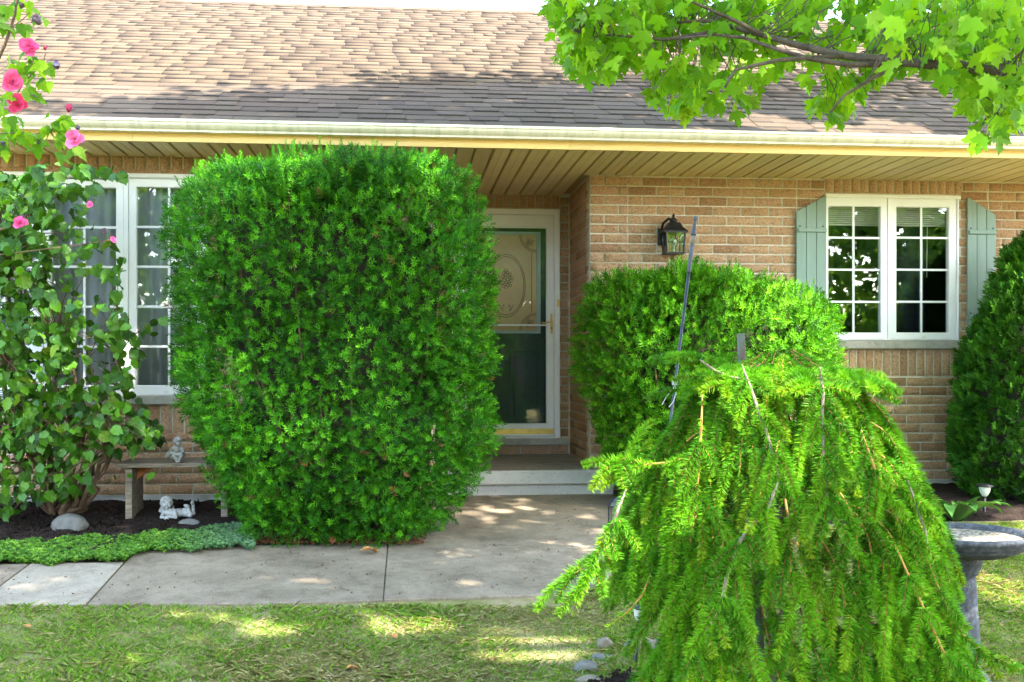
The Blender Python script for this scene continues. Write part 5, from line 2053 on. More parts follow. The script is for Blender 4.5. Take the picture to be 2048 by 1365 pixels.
# ------------------------------------------------------------------ flowering hibiscus leaning in at the top left
hbase = Vector((WX(-150, 6.6), 6.6, zg(6.6)))
hib = thing('hibiscus_shrub', 'pink-flowered hibiscus reaching in from the left edge past the gutter', 'shrub', hbase)
HD = 6.15
CANES = [
    [hbase, at_depth(-160, 800, 6.5), at_depth(-120, 400, 6.3), at_depth(-40, 200, 6.2), at_depth(10, 90, HD), at_depth(30, 30, HD), at_depth(40, -60, HD)],
    [at_depth(-40, 200, 6.2), at_depth(30, 195, HD), at_depth(52, 160, HD), at_depth(66, 120, HD), at_depth(60, 95, HD)],
    [at_depth(-120, 400, 6.3), at_depth(-30, 270, HD), at_depth(35, 265, HD), at_depth(70, 268, HD), at_depth(100, 262, HD), at_depth(125, 262, HD), at_depth(148, 272, HD - 0.05)],
    [at_depth(100, 262, HD), at_depth(118, 290, HD + 0.02), at_depth(126, 320, HD + 0.05)],
    [at_depth(100, 262, HD), at_depth(125, 245, HD), at_depth(136, 232, HD)],
    [at_depth(52, 160, HD), at_depth(85, 130, HD), at_depth(92, 105, HD)],
    [at_depth(-40, 200, 6.2), at_depth(0, 190, HD), at_depth(30, 205, HD)],
    [at_depth(-20, 60, HD), at_depth(20, 58, HD), at_depth(45, 40, HD), at_depth(60, 25, HD)],
    [hbase, at_depth(-130, 800, 6.7), at_depth(-80, 520, 6.9), at_depth(0, 460, 6.95), at_depth(40, 446, 6.95)],
    [at_depth(-80, 520, 6.9), at_depth(80, 500, 6.95), at_depth(160, 490, 6.95), at_depth(222, 480, 6.95)],
]
for i, pts in enumerate(CANES):
    m = len(pts)
    r0 = 0.014 if i in (0, 8) else 0.0042
    MB().tube(pts, [r0 * (1 - 0.6 * k / m) for k in range(m)], 6).build('cane', 'twig', hib, smooth=True)
HLS = [(20, 20), (5, 40), (35, 48), (15, 62), (50, 55), (0, 10), (30, 5), (62, 15), (10, 110), (22, 125), (45, 128), (62, 118), (75, 140), (90, 150), (35, 140), (8, 140), (5, 190), (55, 145), (70, 160), (60, 178), (48, 172), (10, 215), (15, 235), (28, 228), (5, 245), (22, 205), (110, 245), (118, 252), (130, 258), (105, 258), (122, 268), (112, 280), (128, 282), (95, 255), (35, 272), (48, 278), (55, 262), (20, 262), (60, 285), (70, 292), (5, 290), (12, 300), (112, 305), (142, 300), (80, 275), (35, 258), (118, 240), (100, 250), (-10, 130), (-10, 60), (-5, 210), (0, 270), (85, 38), (45, 12), (55, 5), (40, 150), (55, 120), (82, 128), (100, 120), (20, 150)]
hb_me = mesh_np('leaf', HBV, HBF)
hb_me.materials.append(M['maple'])
for x, y in HLS:
    for q in range(2):
        p = at_depth(x + rng.normal() * 7, y + rng.normal() * 7, HD + rng.uniform(-0.08, 0.1))
        dd = Vector(A(0.15, -0.1, -0.7) + rng.normal(size=3) * A(0.7, 0.3, 0.35)).normalized()
        nn_ = Vector(A(0.1, -0.6, 0.7) + rng.normal(size=3) * 0.4)
        xx = dd.cross(nn_).normalized()
        zz_ = xx.cross(dd)
        s_ = rng.uniform(0.055, 0.105)
        m = Matrix.Identity(4)
        for r in range(3):
            m[r][0], m[r][1], m[r][2], m[r][3] = xx[r] * s_, dd[r] * s_, zz_[r] * s_, p[r]
        place('leaf', hb_me, m, hib)


def flower_mesh(seed, npet, c0, c1, openness, tall=0.6):
    r = np.random.default_rng(seed)
    pv = np.array([(0, 0, 0), (0.16, 0.25, 0.04), (0.30, 0.62, 0.10), (0.17, 0.98, 0.0), (-0.17, 0.98, 0.02), (-0.30, 0.62, 0.10), (-0.16, 0.25, 0.04), (0, 0.6, -0.02)], float)
    pf = np.array([(0, 1, 7), (1, 2, 7), (2, 3, 7), (3, 4, 7), (4, 5, 7), (5, 6, 7), (6, 0, 7)])
    tc_ = np.array([0.55, 0.75, 1.0, 1.2, 1.2, 1.0, 0.75, 0.95])
    Vs, Fs_, Cs, o = [], [], [], 0
    for i in range(npet):
        layer = i / npet
        el = openness * (1 - layer) + 1.35 * layer + r.uniform(-0.2, 0.2)
        az = i * 2.39996
        s_ = (1 - 0.5 * layer) * r.uniform(0.8, 1.1)
        v = pv.copy() * s_
        v[:, 0] *= 1.5
        v[:, 2] += r.normal(size=8) * 0.06
        ce, se = math.cos(el), math.sin(el)
        y, z = v[:, 1] * ce - v[:, 2] * se, v[:, 1] * se * tall + v[:, 2] * ce
        ca, sa = math.cos(az), math.sin(az)
        Vs.append(np.stack([v[:, 0] * ca - y * sa, v[:, 0] * sa + y * ca, z], 1))
        Fs_.append(pf + o)
        Cs.append((c0 + (c1 - c0) * r.random())[None] * tc_[:, None] * r.uniform(0.85, 1.15))
        o += 8
    me = mesh_np('flower', np.concatenate(Vs), np.concatenate(Fs_), np.clip(np.concatenate(Cs), 0, 1))
    me.materials.append(M['petal'])
    return me


FM = [flower_mesh(s, 20, A(0.62, 0.06, 0.22), A(0.80, 0.13, 0.38), 0.25) for s in range(3)]
FMR = flower_mesh(7, 20, A(0.55, 0.03, 0.10), A(0.70, 0.06, 0.22), 0.3)
FO = flower_mesh(9, 11, A(0.78, 0.12, 0.36), A(0.85, 0.20, 0.45), 0.12)
WM = flower_mesh(11, 10, A(0.16, 0.12, 0.20), A(0.28, 0.22, 0.33), 1.1, 1.3)
BM_ = flower_mesh(13, 9, A(0.42, 0.04, 0.14), A(0.5, 0.08, 0.22), 1.2, 1.2)
FL = [('flower', FM[0], 58, 96, HD - 0.06, 0.068, (0.2, -0.8, 0.3)), ('flower', FM[1], 24, 164, HD - 0.06, 0.068, (0.5, -0.8, -0.1)), ('flower', FMR, 35, 210, HD - 0.06, 0.062, (0.3, -0.9, 0.0)),
      ('flower', FO, 150, 279, HD - 0.1, 0.062, (0.1, -1, 0.05)), ('flower', BM_, 137, 226, HD - 0.02, 0.04, (0.2, -0.4, 0.8)), ('flower', FM[2], 40, 446, 6.8, 0.05, (0.2, -0.9, 0.2)), ('flower', FM[0], 226, 480, 6.85, 0.026, (0.5, -0.6, 0.3)),
      ('flower', FM[1], 180, 410, 7.0, 0.024, (0.2, -0.9, 0.2)), ('wilted_flower', WM, 64, 44, HD - 0.03, 0.05, (0.5, -0.3, 0.2)), ('wilted_flower', WM, 40, 18, HD - 0.03, 0.045, (0.4, -0.3, 0.5)), ('wilted_flower', WM, 66, 46, HD + 0.02, 0.045, (0.6, 0.2, 0.2)),
      ('wilted_flower', WM, 112, 120, HD, 0.05, (0.1, -0.2, -1)), ('wilted_flower', WM, 10, 283, HD, 0.035, (-0.2, -0.5, -0.6)), ('wilted_flower', WM, 73, 277, HD, 0.035, (0.5, -0.3, -0.6)), ('wilted_flower', WM, 60, 188, HD, 0.035, (0.9, -0.2, -0.1)),
      ('wilted_flower', WM, 205, 468, 6.9, 0.04, (0.3, -0.4, 0.2)), ('wilted_flower', WM, 153, 262, HD, 0.03, (0.3, -0.4, 0.5)), ('bud', BM_, 90, 102, HD, 0.022, (0.1, -0.2, 1)), ('bud', BM_, 40, 272, HD, 0.018, (0.1, -0.5, 0.3))]
for nm, me, x, y, d_, s_, dr in FL:
    p = at_depth(x, y, d_)
    q = Vector(dr).normalized().to_track_quat('Z', 'Y').to_matrix().to_4x4()
    place(nm, me, Matrix.Translation(p) @ q @ Matrix.Diagonal((s_, s_, s_, 1)), hib)


# ------------------------------------------------------------------ broad-leaved plant by the cedar
def broad_leaf(L, W, arch):
    V, Fq = [], []
    n_ = 8
    for i in range(n_ + 1):
        t = i / n_
        wv = W * math.sin(math.pi * min(1, t * 0.93 + 0.05)) ** 0.8 * (1 if t < 1 else 0.05)
        y = L * t * (1 - 0.25 * arch * t)
        z = L * (0.95 * t - arch * 1.05 * t * t)
        V += [(-wv, y, z + wv * 0.35 + 0.006 * math.sin(i * 2.1)), (0, y, z), (wv, y, z + wv * 0.35 + 0.006 * math.sin(i * 1.7 + 1))]
    for i in range(n_):
        a = i * 3
        Fq += [(a, a + 1, a + 4, a + 3), (a + 1, a + 2, a + 5, a + 4)]
    return MB().add(V, Fq)


hp = G(1915, 1042)
hos = thing('broad_leaf_plant', 'low plant with long glossy green leaves between the birdbath and the cedar', 'plant', hp)
for i, (az, L, W, arch) in enumerate(((-0.25, 0.40, 0.045, 0.75), (-0.55, 0.42, 0.05, 0.85), (0.35, 0.36, 0.045, 0.6), (-1.0, 0.40, 0.048, 0.95), (-1.5, 0.33, 0.045, 0.8), (0.9, 0.36, 0.045, 0.7), (1.5, 0.32, 0.045, 0.85), (-2.0, 0.34, 0.045, 0.9), (2.2, 0.3, 0.04, 0.8), (0.1, 0.30, 0.04, 0.35), (-0.8, 0.3, 0.042, 0.5), (2.8, 0.32, 0.042, 0.9), (1.2, 0.28, 0.04, 0.5), (-2.6, 0.3, 0.042, 0.7), (-1.25, 0.42, 0.05, 1.0), (-0.4, 0.34, 0.045, 0.55))):
    o = broad_leaf(L * 1.15, W * 1.05, arch * 0.9).build('leaf', 'hosta', hos, smooth=True)
    o.matrix_basis = Matrix.Translation((hp.x + 0.03 * math.cos(i), hp.y + 0.03 * math.sin(i * 2), hp.z)) @ Matrix.Rotation(az, 4, 'Z') @ Matrix.Rotation(math.pi, 4, 'Z') @ Matrix.Rotation(rng.normal() * 0.2, 4, 'Y')
    # local +y points away from the camera before the half turn
hp2 = G(1880, 1010)


# ------------------------------------------------------------------ planting beds
def bed(name, x0, x1, yf, yb, hgt, label, seed, nx=110, ny=40):
    V, Fq = [], []
    for j in range(ny + 1):
        for i in range(nx + 1):
            x = x0 + (x1 - x0) * i / nx
            f0 = yf(x)
            y = f0 + (yb - f0) * j / ny
            e = min(1, j / 5, i / 5, (nx - i) / 5)
            V.append((x, y, zg(y) - 0.03 + e * (0.03 + hgt)))
    V = np.array(V)
    f = nz(V * A(1, 1, 0.2), 9, seed, 3)
    inner = np.array([min(1, j / 5) * min(1, min(i, nx - i) / 5) for j in range(ny + 1) for i in range(nx + 1)])
    V[:, 2] += (f * 0.010 + rng.normal(size=len(V)) * 0.0045) * inner
    for j in range(ny):
        for i in range(nx):
            a = j * (nx + 1) + i
            Fq.append((a, a + 1, a + nx + 2, a + nx + 1))
    o = link(name, mesh_np(name, V, np.array(Fq)), 'mulch')
    tag(o, label, None, kind='structure')
    return o


edge = [G(x, y) for x, y in ((-420, 1142), (0, 1137), (247, 1131), (270, 1113), (500, 1106), (780, 1096), (800, 1050), (850, 1000))]
ex_, ey_ = [p.x for p in edge], [p.y for p in edge]
bed('mulch_bed', -5.4, 0.22, lambda x: float(np.interp(x, ex_, ey_)) - 0.005, YL + 0.03, 0.035, 'dark mulch planting bed along the house left of the porch', 4)
bed('mulch_bed', 1.66, 7.5, lambda x: float(np.interp(x, [1.66, 2.4, 3.4, 7.5], [7.7, 7.3, 7.35, 7.45])), YR + 0.03, 0.03, 'dark mulch planting bed along the house right of the porch', 5)


def crumbs(name, n, fx, mat, label, s0, s1, lift=0.03):
    pts = np.array([fx() for _ in range(n)])
    tv = np.array([(1, 0, -0.3), (-0.5, 0.85, -0.3), (-0.5, -0.85, -0.3), (0.1, 0, 0.7)], float)
    tf = np.array([(0, 1, 3), (1, 2, 3), (2, 0, 3), (0, 2, 1)])
    m = frames(rng.normal(size=(n, 3)) * 0.6 + A(0, 0, 1), rng.uniform(s0, s1, n))
    V, Fc, _ = scatter(tv, tf, pts, m)
    return tag(link(name, mesh_np(name, V, Fc), mat), label, None, kind='stuff')


def fx_left():
    x = rng.uniform(-4.6, -1.5)
    y = rng.uniform(float(np.interp(x, ex_, ey_)) + 0.1, YL)
    return (x, y, zg(y) + 0.038)


crumbs('mulch_crumbs', 5200, fx_left, 'mulch', 'dark crumbly mulch lumps in the bed by the bench', 0.006, 0.019)


def fx_needles():
    p = G(rng.uniform(500, 850), rng.uniform(1065, 1100))
    return (p.x, p.y, p.z + 0.04)


crumbs('needle_litter', 1500, fx_needles, 'needle_litter', 'rusty brown needle litter under the tall yew', 0.005, 0.014)

def fx_path():
    while True:
        x, y = rng.uniform(0, 1220), rng.uniform(1000, 1210)
        if y > 1214 - 0.017 * x - 3 or (x < 520 and y < 1140) or (x < 980 and y < 1105):
            continue
        p = G(x, y)
        return (p.x, p.y, p.z + 0.018)


crumbs('path_debris', 170, fx_path, 'needle_litter', 'tiny brown plant bits scattered on the concrete walkway', 0.003, 0.009)

# bed of dark soil at the foot of the pole and the spruce
V, Fq = [], []
pc = G(1330, 1352)
for j in range(13):
    for i in range(40):
        a = 2 * math.pi * i / 40
        r_ = j / 12 * (1 + 0.08 * math.sin(3 * a) + 0.05 * math.sin(7 * a))
        x, y = pc.x + 0.1 + 0.55 * r_ * math.cos(a), pc.y - 0.32 + 0.42 * r_ * math.sin(a)
        V.append((x, y, zg(y) + 0.03 * (1 - (j / 12) ** 3) - 0.004 + rng.normal() * 0.004))
for j in range(12):
    for i in range(40):
        a, b_ = j * 40 + i, j * 40 + (i + 1) % 40
        Fq.append((a, b_, b_ + 40, a + 40))
tag(link('mulch_bed', mesh_np('mulch_bed', np.array(V), np.array(Fq)), 'mulch'), 'dark soil bed around the foot of the weeping spruce', None, kind='structure')


def fx_spr():
    a, r_ = rng.uniform(0, 6.28), math.sqrt(rng.random())
    x, y = pc.x + 0.1 + 0.53 * r_ * math.cos(a), pc.y - 0.32 + 0.40 * r_ * math.sin(a)
    return (x, y, zg(y) + 0.028)


crumbs('mulch_crumbs', 1500, fx_spr, 'mulch', 'dark soil lumps around the foot of the weeping spruce', 0.005, 0.016)

# ------------------------------------------------------------------ low ground cover in front of the mulch
CVT = []
for s_ in range(2):
    V, Fq = [], []
    for i in range(8):
        a = i * 2.39996
        e = 0.35 + 0.11 * i
        d = np.array([math.cos(a) * math.cos(e), math.sin(a) * math.cos(e), math.sin(e)])
        sd_ = np.array([-math.sin(a), math.cos(a), 0]) * 0.3
        o = len(V)
        V += [d * 0.05, d * 0.6 + sd_, d * 1.0, d * 0.6 - sd_]
        Fq.append((o, o + 1, o + 2, o + 3))
    CVT.append((np.array(V), tri(np.array(Fq)), np.tile([0.6, 1, 1.2, 1], 8)))
GC = [(-300, 1142), (0, 1136), (120, 1134), (250, 1131), (262, 1118), (330, 1114), (420, 1110), (505, 1106), (512, 1088), (480, 1064), (430, 1064), (380, 1072), (300, 1078), (220, 1084), (150, 1088), (60, 1096), (0, 1103), (-300, 1108)]
P = []
while len(P) < 9000:
    x, y = rng.uniform(-300, 515), rng.uniform(1045, 1145)
    yy_ = y + 3 * math.sin(x * 0.045) + 2 * math.sin(x * 0.11)
    if in_poly([x], [yy_], GC)[0]:
        p = G(x, y)
        P.append((p.x, p.y, p.z + 0.028 + 0.022 * rng.random()))
P = np.array(P)
f = nz(P, 5, 31, 2)
P[:, 2] += 0.008 * f
cc = green(len(P), A(0.035, 0.12, 0.010), A(0.075, 0.20, 0.016), A(0.15, 0.30, 0.024))
pxs, _, _ = proj_np(P)
bl_ = np.clip((pxs - 330) / 140, 0, 1)[:, None]
cc = cc * (1 - bl_) + bl_ * green(len(P), A(0.06, 0.15, 0.06), A(0.10, 0.20, 0.09), A(0.15, 0.26, 0.12))
gcov = shoot_field(P, rng.normal(size=P.shape) * 0.35 + A(0, -0.25, 1), rng.uniform(0.011, 0.021, len(P)), cc, CVT, 'ground_cover', 'cover', None)
tag(gcov, 'low green ground cover mat between the mulch and the walkway', None, kind='stuff')

# ------------------------------------------------------------------ grass
def blades(P, h, wd, lean, cols):
    n = len(P)
    a = rng.uniform(0, 6.283, n)
    side = np.stack([np.cos(a), np.sin(a), np.zeros(n)], 1) * wd[:, None]
    ld = rng.normal(size=(n, 3)) * A(1, 1, 0) * lean[:, None]
    up = A(0, 0, 1)[None] * h[:, None]
    V = np.stack([P, P + up * 0.5 + ld * 0.3 * h[:, None] + side, P + up * (1 - 0.25 * np.minimum(1, lean[:, None])) + ld * h[:, None], P + up * 0.5 + ld * 0.3 * h[:, None] - side], 1).reshape(-1, 3)
    Fc = (np.array([(0, 1, 2), (0, 2, 3)])[None] + (np.arange(n) * 4)[:, None, None]).reshape(-1, 3)
    Cc = (cols[:, None, :] * np.array([0.7, 1, 1.12, 1])[None, :, None]).reshape(-1, 3)
    return V, Fc, Cc


NB = 400000
gx = rng.uniform(-4.2, 6.5, NB)
gy_ = rng.uniform(2.6, 7.5, NB) ** 1.0
P = np.stack([gx, gy_, SL * gy_], 1)
pxs, pys, dd = proj_np(P)
ok = (pxs > -250) & (pxs < 2300) & (pys < 1480)
PATHPOLY = [(-600, 1218), (640, 1212), (764, 1206.5), (900, 1202), (1130, 1195.5), (1202, 1179), (1238, 1141), (1250, 1070), (1242, 1020), (1230, 985), (400, 985), (-600, 1000)]
ok &= ~in_poly(pxs, pys, PATHPOLY)
ok &= ~((pys < 1216) & (pxs < 1130))
# keep clear of the beds
ok &= ~((gx > 1.66) & (gy_ > np.interp(gx, [1.66, 2.4, 3.4, 7.5], [7.7, 7.3, 7.35, 7.45]) - 0.01))
qx, qy = (gx - pc.x - 0.1) / 0.53, (gy_ - pc.y + 0.32) / 0.40
ok &= (qx ** 2 + qy ** 2) > 1
P = P[ok]
n = len(P)
f = nz(P, 1.8, 41, 4) + 0.25 * rng.normal(size=n)
dry = np.clip((f + 0.15) * 1.1, 0, 1) * (P[:, 0] < 2.6) + np.clip(f - 0.35, 0, 1) * (P[:, 0] >= 2.6)
isdry = rng.random(n) < (0.18 + 0.62 * dry)
cg = green(n, A(0.09, 0.22, 0.015), A(0.17, 0.33, 0.028), A(0.29, 0.45, 0.055))
cd_ = green(n, A(0.25, 0.23, 0.09), A(0.38, 0.34, 0.16), A(0.50, 0.45, 0.26))
cols = np.where(isdry[:, None], cd_, cg)
clump_ = 1 + 0.45 * np.clip(nz(P, 6.0, 77, 2), -1, 1)
h = np.where(isdry, rng.uniform(0.012, 0.038, n), rng.uniform(0.016, 0.038, n)) * clump_
lean = np.where(isdry, rng.uniform(0.6, 1.8, n), rng.uniform(0.2, 0.9, n))
V, Fc, Cc = blades(P, h, rng.uniform(0.0011, 0.0021, n), lean, cols)
tag(link('grass', mesh_np('grass', V, Fc, Cc), 'grass'), 'short patchy green and straw-coloured lawn grass', None, kind='stuff')
print('blades', n)
# ------------------------------------------------------------------ bench and statues
bf = G(258, 1048)
bx0, bx1 = bf.x - 0.085, bf.x + 0.74
byf, byb = bf.y - 0.05, bf.y + 0.42
bzt = C - 0.687
bench = thing('garden_bench', 'small weathered wooden plank bench against the brick wall left of the tall yew', 'bench', (bf.x + 0.3, bf.y + 0.2, zg(bf.y)))
MB().box(bx0, bx1, byf, byb, bzt - 0.03, bzt).build('seat', 'wood', bench, bevel=0.005)
for lx in (bf.x - 0.025, bf.x + 0.62):
    MB().box(lx, lx + 0.045, bf.y, bf.y + 0.33, zg(bf.y) - 0.04, bzt - 0.031).build('leg', 'wood', bench, bevel=0.003)
bx = bf.x + 0.0205
MB().add([(bx, bf.y + 0.14, bzt - 0.032), (bx + 0.125, bf.y + 0.14, bzt - 0.032), (bx, bf.y + 0.14, bzt - 0.13), (bx, bf.y + 0.18, bzt - 0.032), (bx + 0.125, bf.y + 0.18, bzt - 0.032), (bx, bf.y + 0.18, bzt - 0.13)],
         [(0, 2, 1), (3, 4, 5), (0, 1, 4, 3), (1, 2, 5, 4), (2, 0, 3, 5)]).build('brace', 'orangewood', bench)


def ell(bm, c, r, rot=(0, 0, 0), sub=3):
    m = Matrix.Translation(c) @ Matrix.Rotation(rot[2], 4, 'Z') @ Matrix.Rotation(rot[1], 4, 'Y') @ Matrix.Rotation(rot[0], 4, 'X') @ Matrix.Diagonal((r[0], r[1], r[2], 1))
    bmesh.ops.create_icosphere(bm, subdivisions=sub, radius=1.0, matrix=m)


def limb(bm, pts, r0, r1):
    n_ = 7
    for i in range(len(pts) - 1):
        for k in range(n_ + 1):
            t = (i + k / n_) / (len(pts) - 1)
            p = Vector(pts[i]).lerp(Vector(pts[i + 1]), k / n_)
            r = r0 + (r1 - r0) * t
            ell(bm, p, (r, r, r), (0, 0, 0), 2)


def statue_part(name, fill, parent, mtx, vox=0.0028, mat='statue'):
    bm = bmesh.new()
    fill(bm)
    bmesh.ops.transform(bm, matrix=mtx, verts=bm.verts)
    me = bpy.data.meshes.new(name)
    bm.to_mesh(me)
    bm.free()
    o = link(name, me, mat, parent)
    r = o.modifiers.new('remesh', 'REMESH')
    r.mode = 'VOXEL'
    r.voxel_size = vox
    r.use_smooth_shade = True
    s = o.modifiers.new('smooth', 'SMOOTH')
    s.iterations = 1
    s.factor = 0.4
    return o


def head(bm, c, r, look=0.0, tilt=0.0):
    """child's head facing -y, turned by look; curls round the crown, eyes, nose, mouth and cheeks"""
    T = Matrix.Translation(c) @ Matrix.Rotation(look, 4, 'Z') @ Matrix.Rotation(tilt, 4, 'X')
    q = lambda x, y, z: tuple(T @ Vector((x * r, y * r, z * r)))
    ell(bm, q(0, 0, 0), (r * 0.86, r * 0.92, r))
    for s in (-1, 1):
        ell(bm, q(0.38 * s, -0.62, -0.28), (r * 0.30,) * 3, sub=2)
        ell(bm, q(0.33 * s, -0.80, 0.08), (r * 0.11,) * 3, sub=2)
        ell(bm, q(0.86 * s, 0.02, -0.08), (r * 0.14, r * 0.18, r * 0.24), sub=2)
    ell(bm, q(0, -0.95, -0.12), (r * 0.12, r * 0.14, r * 0.16), sub=2)
    ell(bm, q(0, -0.84, -0.46), (r * 0.20, r * 0.09, r * 0.06), sub=2)
    ell(bm, q(0, -0.74, -0.70), (r * 0.20,) * 3, sub=2)
    rr = np.random.default_rng(5)
    for i in range(46):
        a = i * 2.39996
        zz_ = 1 - 1.15 * i / 46
        if zz_ < -0.1 and math.sin(a) < -0.1:
            continue
        if zz_ < 0.38 and math.sin(a) < -0.55:
            continue
        w_ = math.sqrt(max(0, 1 - zz_ * zz_))
        ell(bm, q(0.90 * w_ * math.cos(a), 0.95 * w_ * math.sin(a), 0.98 * zz_ + 0.05), (r * rr.uniform(0.16, 0.25),) * 3, sub=2)


def wing(bm, base, tip, w_, thick, side_):
    """feathered wing: overlapping long ellipsoids fanned from the shoulder"""
    base, tip = Vector(base), Vector(tip)
    for k in range(6):
        f_ = k / 5
        t2 = tip + Vector((side_[0] * w_ * f_, side_[1] * w_ * f_, side_[2] * w_ * f_ - w_ * 0.55 * f_))
        mid = base.lerp(t2, 0.52)
        d = (t2 - base)
        L = d.length / 2
        q = d.to_track_quat('Z', 'Y').to_matrix().to_4x4()
        m = Matrix.Translation(mid) @ q @ Matrix.Diagonal((thick * 1.1, thick * 2.2, L, 1))
        bmesh.ops.create_icosphere(bm, subdivisions=2, radius=1.0, matrix=m)


# sitting cherub on the bench
cp_ = wall_pt(353, 919, byf + 0.10)
sit = thing('cherub_statue', 'white stone cherub sitting with folded wings on the wooden bench', 'statue', (cp_.x, byf + 0.10, bzt))
T1 = Matrix.Translation((cp_.x, byf + 0.10, bzt)) @ Matrix.Rotation(0.35, 4, 'Z')


def sit_fill(bm):
    ell(bm, (0, 0.012, 0.030), (0.040, 0.036, 0.030))
    ell(bm, (0, 0.010, 0.062), (0.031, 0.027, 0.036))
    ell(bm, (0, 0.004, 0.090), (0.032, 0.024, 0.022))
    limb(bm, [(0, 0.004, 0.10), (0.002, 0.0, 0.118)], 0.013, 0.012)
    head(bm, (0.006, -0.004, 0.137), 0.0305, 0.55, 0.1)
    for s in (-1, 1):
        limb(bm, [(0.022 * s, 0.0, 0.030), (0.024 * s, -0.050, 0.046)], 0.021, 0.016)
        limb(bm, [(0.024 * s, -0.050, 0.044), (0.008 * s, -0.058, 0.012)], 0.014, 0.010)
        ell(bm, (0.008 * s, -0.072, 0.009), (0.009, 0.019, 0.009))
        limb(bm, [(0.033 * s, 0.002, 0.096), (0.042 * s, -0.018, 0.066)], 0.012, 0.010)
        limb(bm, [(0.042 * s, -0.018, 0.066), (0.010 * s, -0.048, 0.060)], 0.010, 0.008)
        for k in range(4):
            limb(bm, [(0.010 * s, -0.050, 0.064 - 0.005 * k), (-0.008 * s, -0.054, 0.063 - 0.005 * k)], 0.0032, 0.0028)


statue_part('body', sit_fill, sit, T1, 0.0024)
for s in (-1, 1):
    statue_part('wing', lambda bm, s=s: wing(bm, (0.014 * s, 0.034, 0.098), (0.056 * s, 0.044, 0.024), 0.03, 0.006, (0.6 * s, 0.2, 0.85)), sit, T1, 0.0024)

# lying cherub on the mulch
cl_ = G(347, 1046)
lie = thing('cherub_statue', 'white stone cherub lying on its belly with feet raised on the dark mulch', 'statue', (cl_.x, cl_.y, cl_.z))
T2 = Matrix.Translation((cl_.x - 0.02, cl_.y, cl_.z + 0.028)) @ Matrix.Scale(1.12, 4)


def lie_fill(bm):
    head(bm, (-0.022, -0.012, 0.098), 0.038, 0.25, 0.12)
    limb(bm, [(-0.015, 0.0, 0.045), (-0.02, -0.004, 0.07)], 0.017, 0.015)
    ell(bm, (0.0, 0.0, 0.038), (0.045, 0.032, 0.030))
    ell(bm, (0.045, 0.02, 0.034), (0.042, 0.030, 0.028), (0, 0, 0.3))
    ell(bm, (0.082, 0.032, 0.034), (0.032, 0.030, 0.030))
    limb(bm, [(-0.036, -0.010, 0.044), (-0.048, -0.036, 0.012)], 0.014, 0.011)
    limb(bm, [(-0.048, -0.036, 0.012), (-0.005, -0.050, 0.012)], 0.011, 0.009)
    limb(bm, [(0.030, -0.018, 0.042), (0.040, -0.044, 0.014)], 0.014, 0.011)
    limb(bm, [(0.040, -0.044, 0.014), (0.0, -0.052, 0.020)], 0.011, 0.009)
    for k in range(4):
        limb(bm, [(-0.004, -0.054, 0.022 - 0.006 * k), (-0.02, -0.056, 0.02 - 0.006 * k)], 0.0042, 0.0036)
    limb(bm, [(0.088, 0.016, 0.030), (0.118, 0.0, 0.022)], 0.022, 0.017)
    limb(bm, [(0.118, 0.0, 0.024), (0.104, 0.004, 0.068)], 0.015, 0.011)
    ell(bm, (0.098, -0.002, 0.078), (0.020, 0.011, 0.011), (0, 0.3, 0))
    limb(bm, [(0.095, 0.040, 0.030), (0.130, 0.030, 0.030)], 0.022, 0.017)
    limb(bm, [(0.130, 0.030, 0.030), (0.132, 0.022, 0.085)], 0.015, 0.011)
    ell(bm, (0.130, 0.014, 0.096), (0.012, 0.018, 0.013))


statue_part('body', lie_fill, lie, T2, 0.0026)
for s in (-1, 1):
    statue_part('wing', lambda bm, s=s: wing(bm, (-0.012 + 0.02 * s, 0.024, 0.052), (-0.07 if s < 0 else 0.01, 0.05, 0.075), 0.028, 0.006, (-0.5, 0.1, -0.7)), lie, T2, 0.0026)


# ------------------------------------------------------------------ stones
def stone(px, py, wpx, hpx, mat, label, sd_, flat=0.5, sink=0.3):
    p = G(px, py)
    d = p.x * SN + p.y * CS
    rx, rz = wpx * d / F / 2, hpx * d / F * 0.75
    bm = bmesh.new()
    bmesh.ops.create_icosphere(bm, subdivisions=4, radius=1.0)
    r = np.random.default_rng(sd_)
    V = np.array([v.co[:] for v in bm.verts])
    pl = unit(r.normal(size=(14, 3)))
    h_ = r.uniform(0.72, 0.95, 14)
    for k in range(14):
        ov = np.maximum(0, V @ pl[k] - h_[k])
        V -= pl[k] * ov[:, None] * 0.9
    V += unit(V) * (nz(V, 4, sd_, 3) * 0.035)[:, None]
    V = V * A(rx, rx * flat * 1.3, rz) + A(p.x, p.y + rx * 0.35, p.z + rz * (1 - sink) - 0.01)
    for v, c_ in zip(bm.verts, V):
        v.co = c_
    me = bpy.data.meshes.new('stone')
    bm.to_mesh(me)
    bm.free()
    me.polygons.foreach_set('use_smooth', [True] * len(me.polygons))
    return tag(link('stone', me, mat), label, 'stone', 'garden stones')


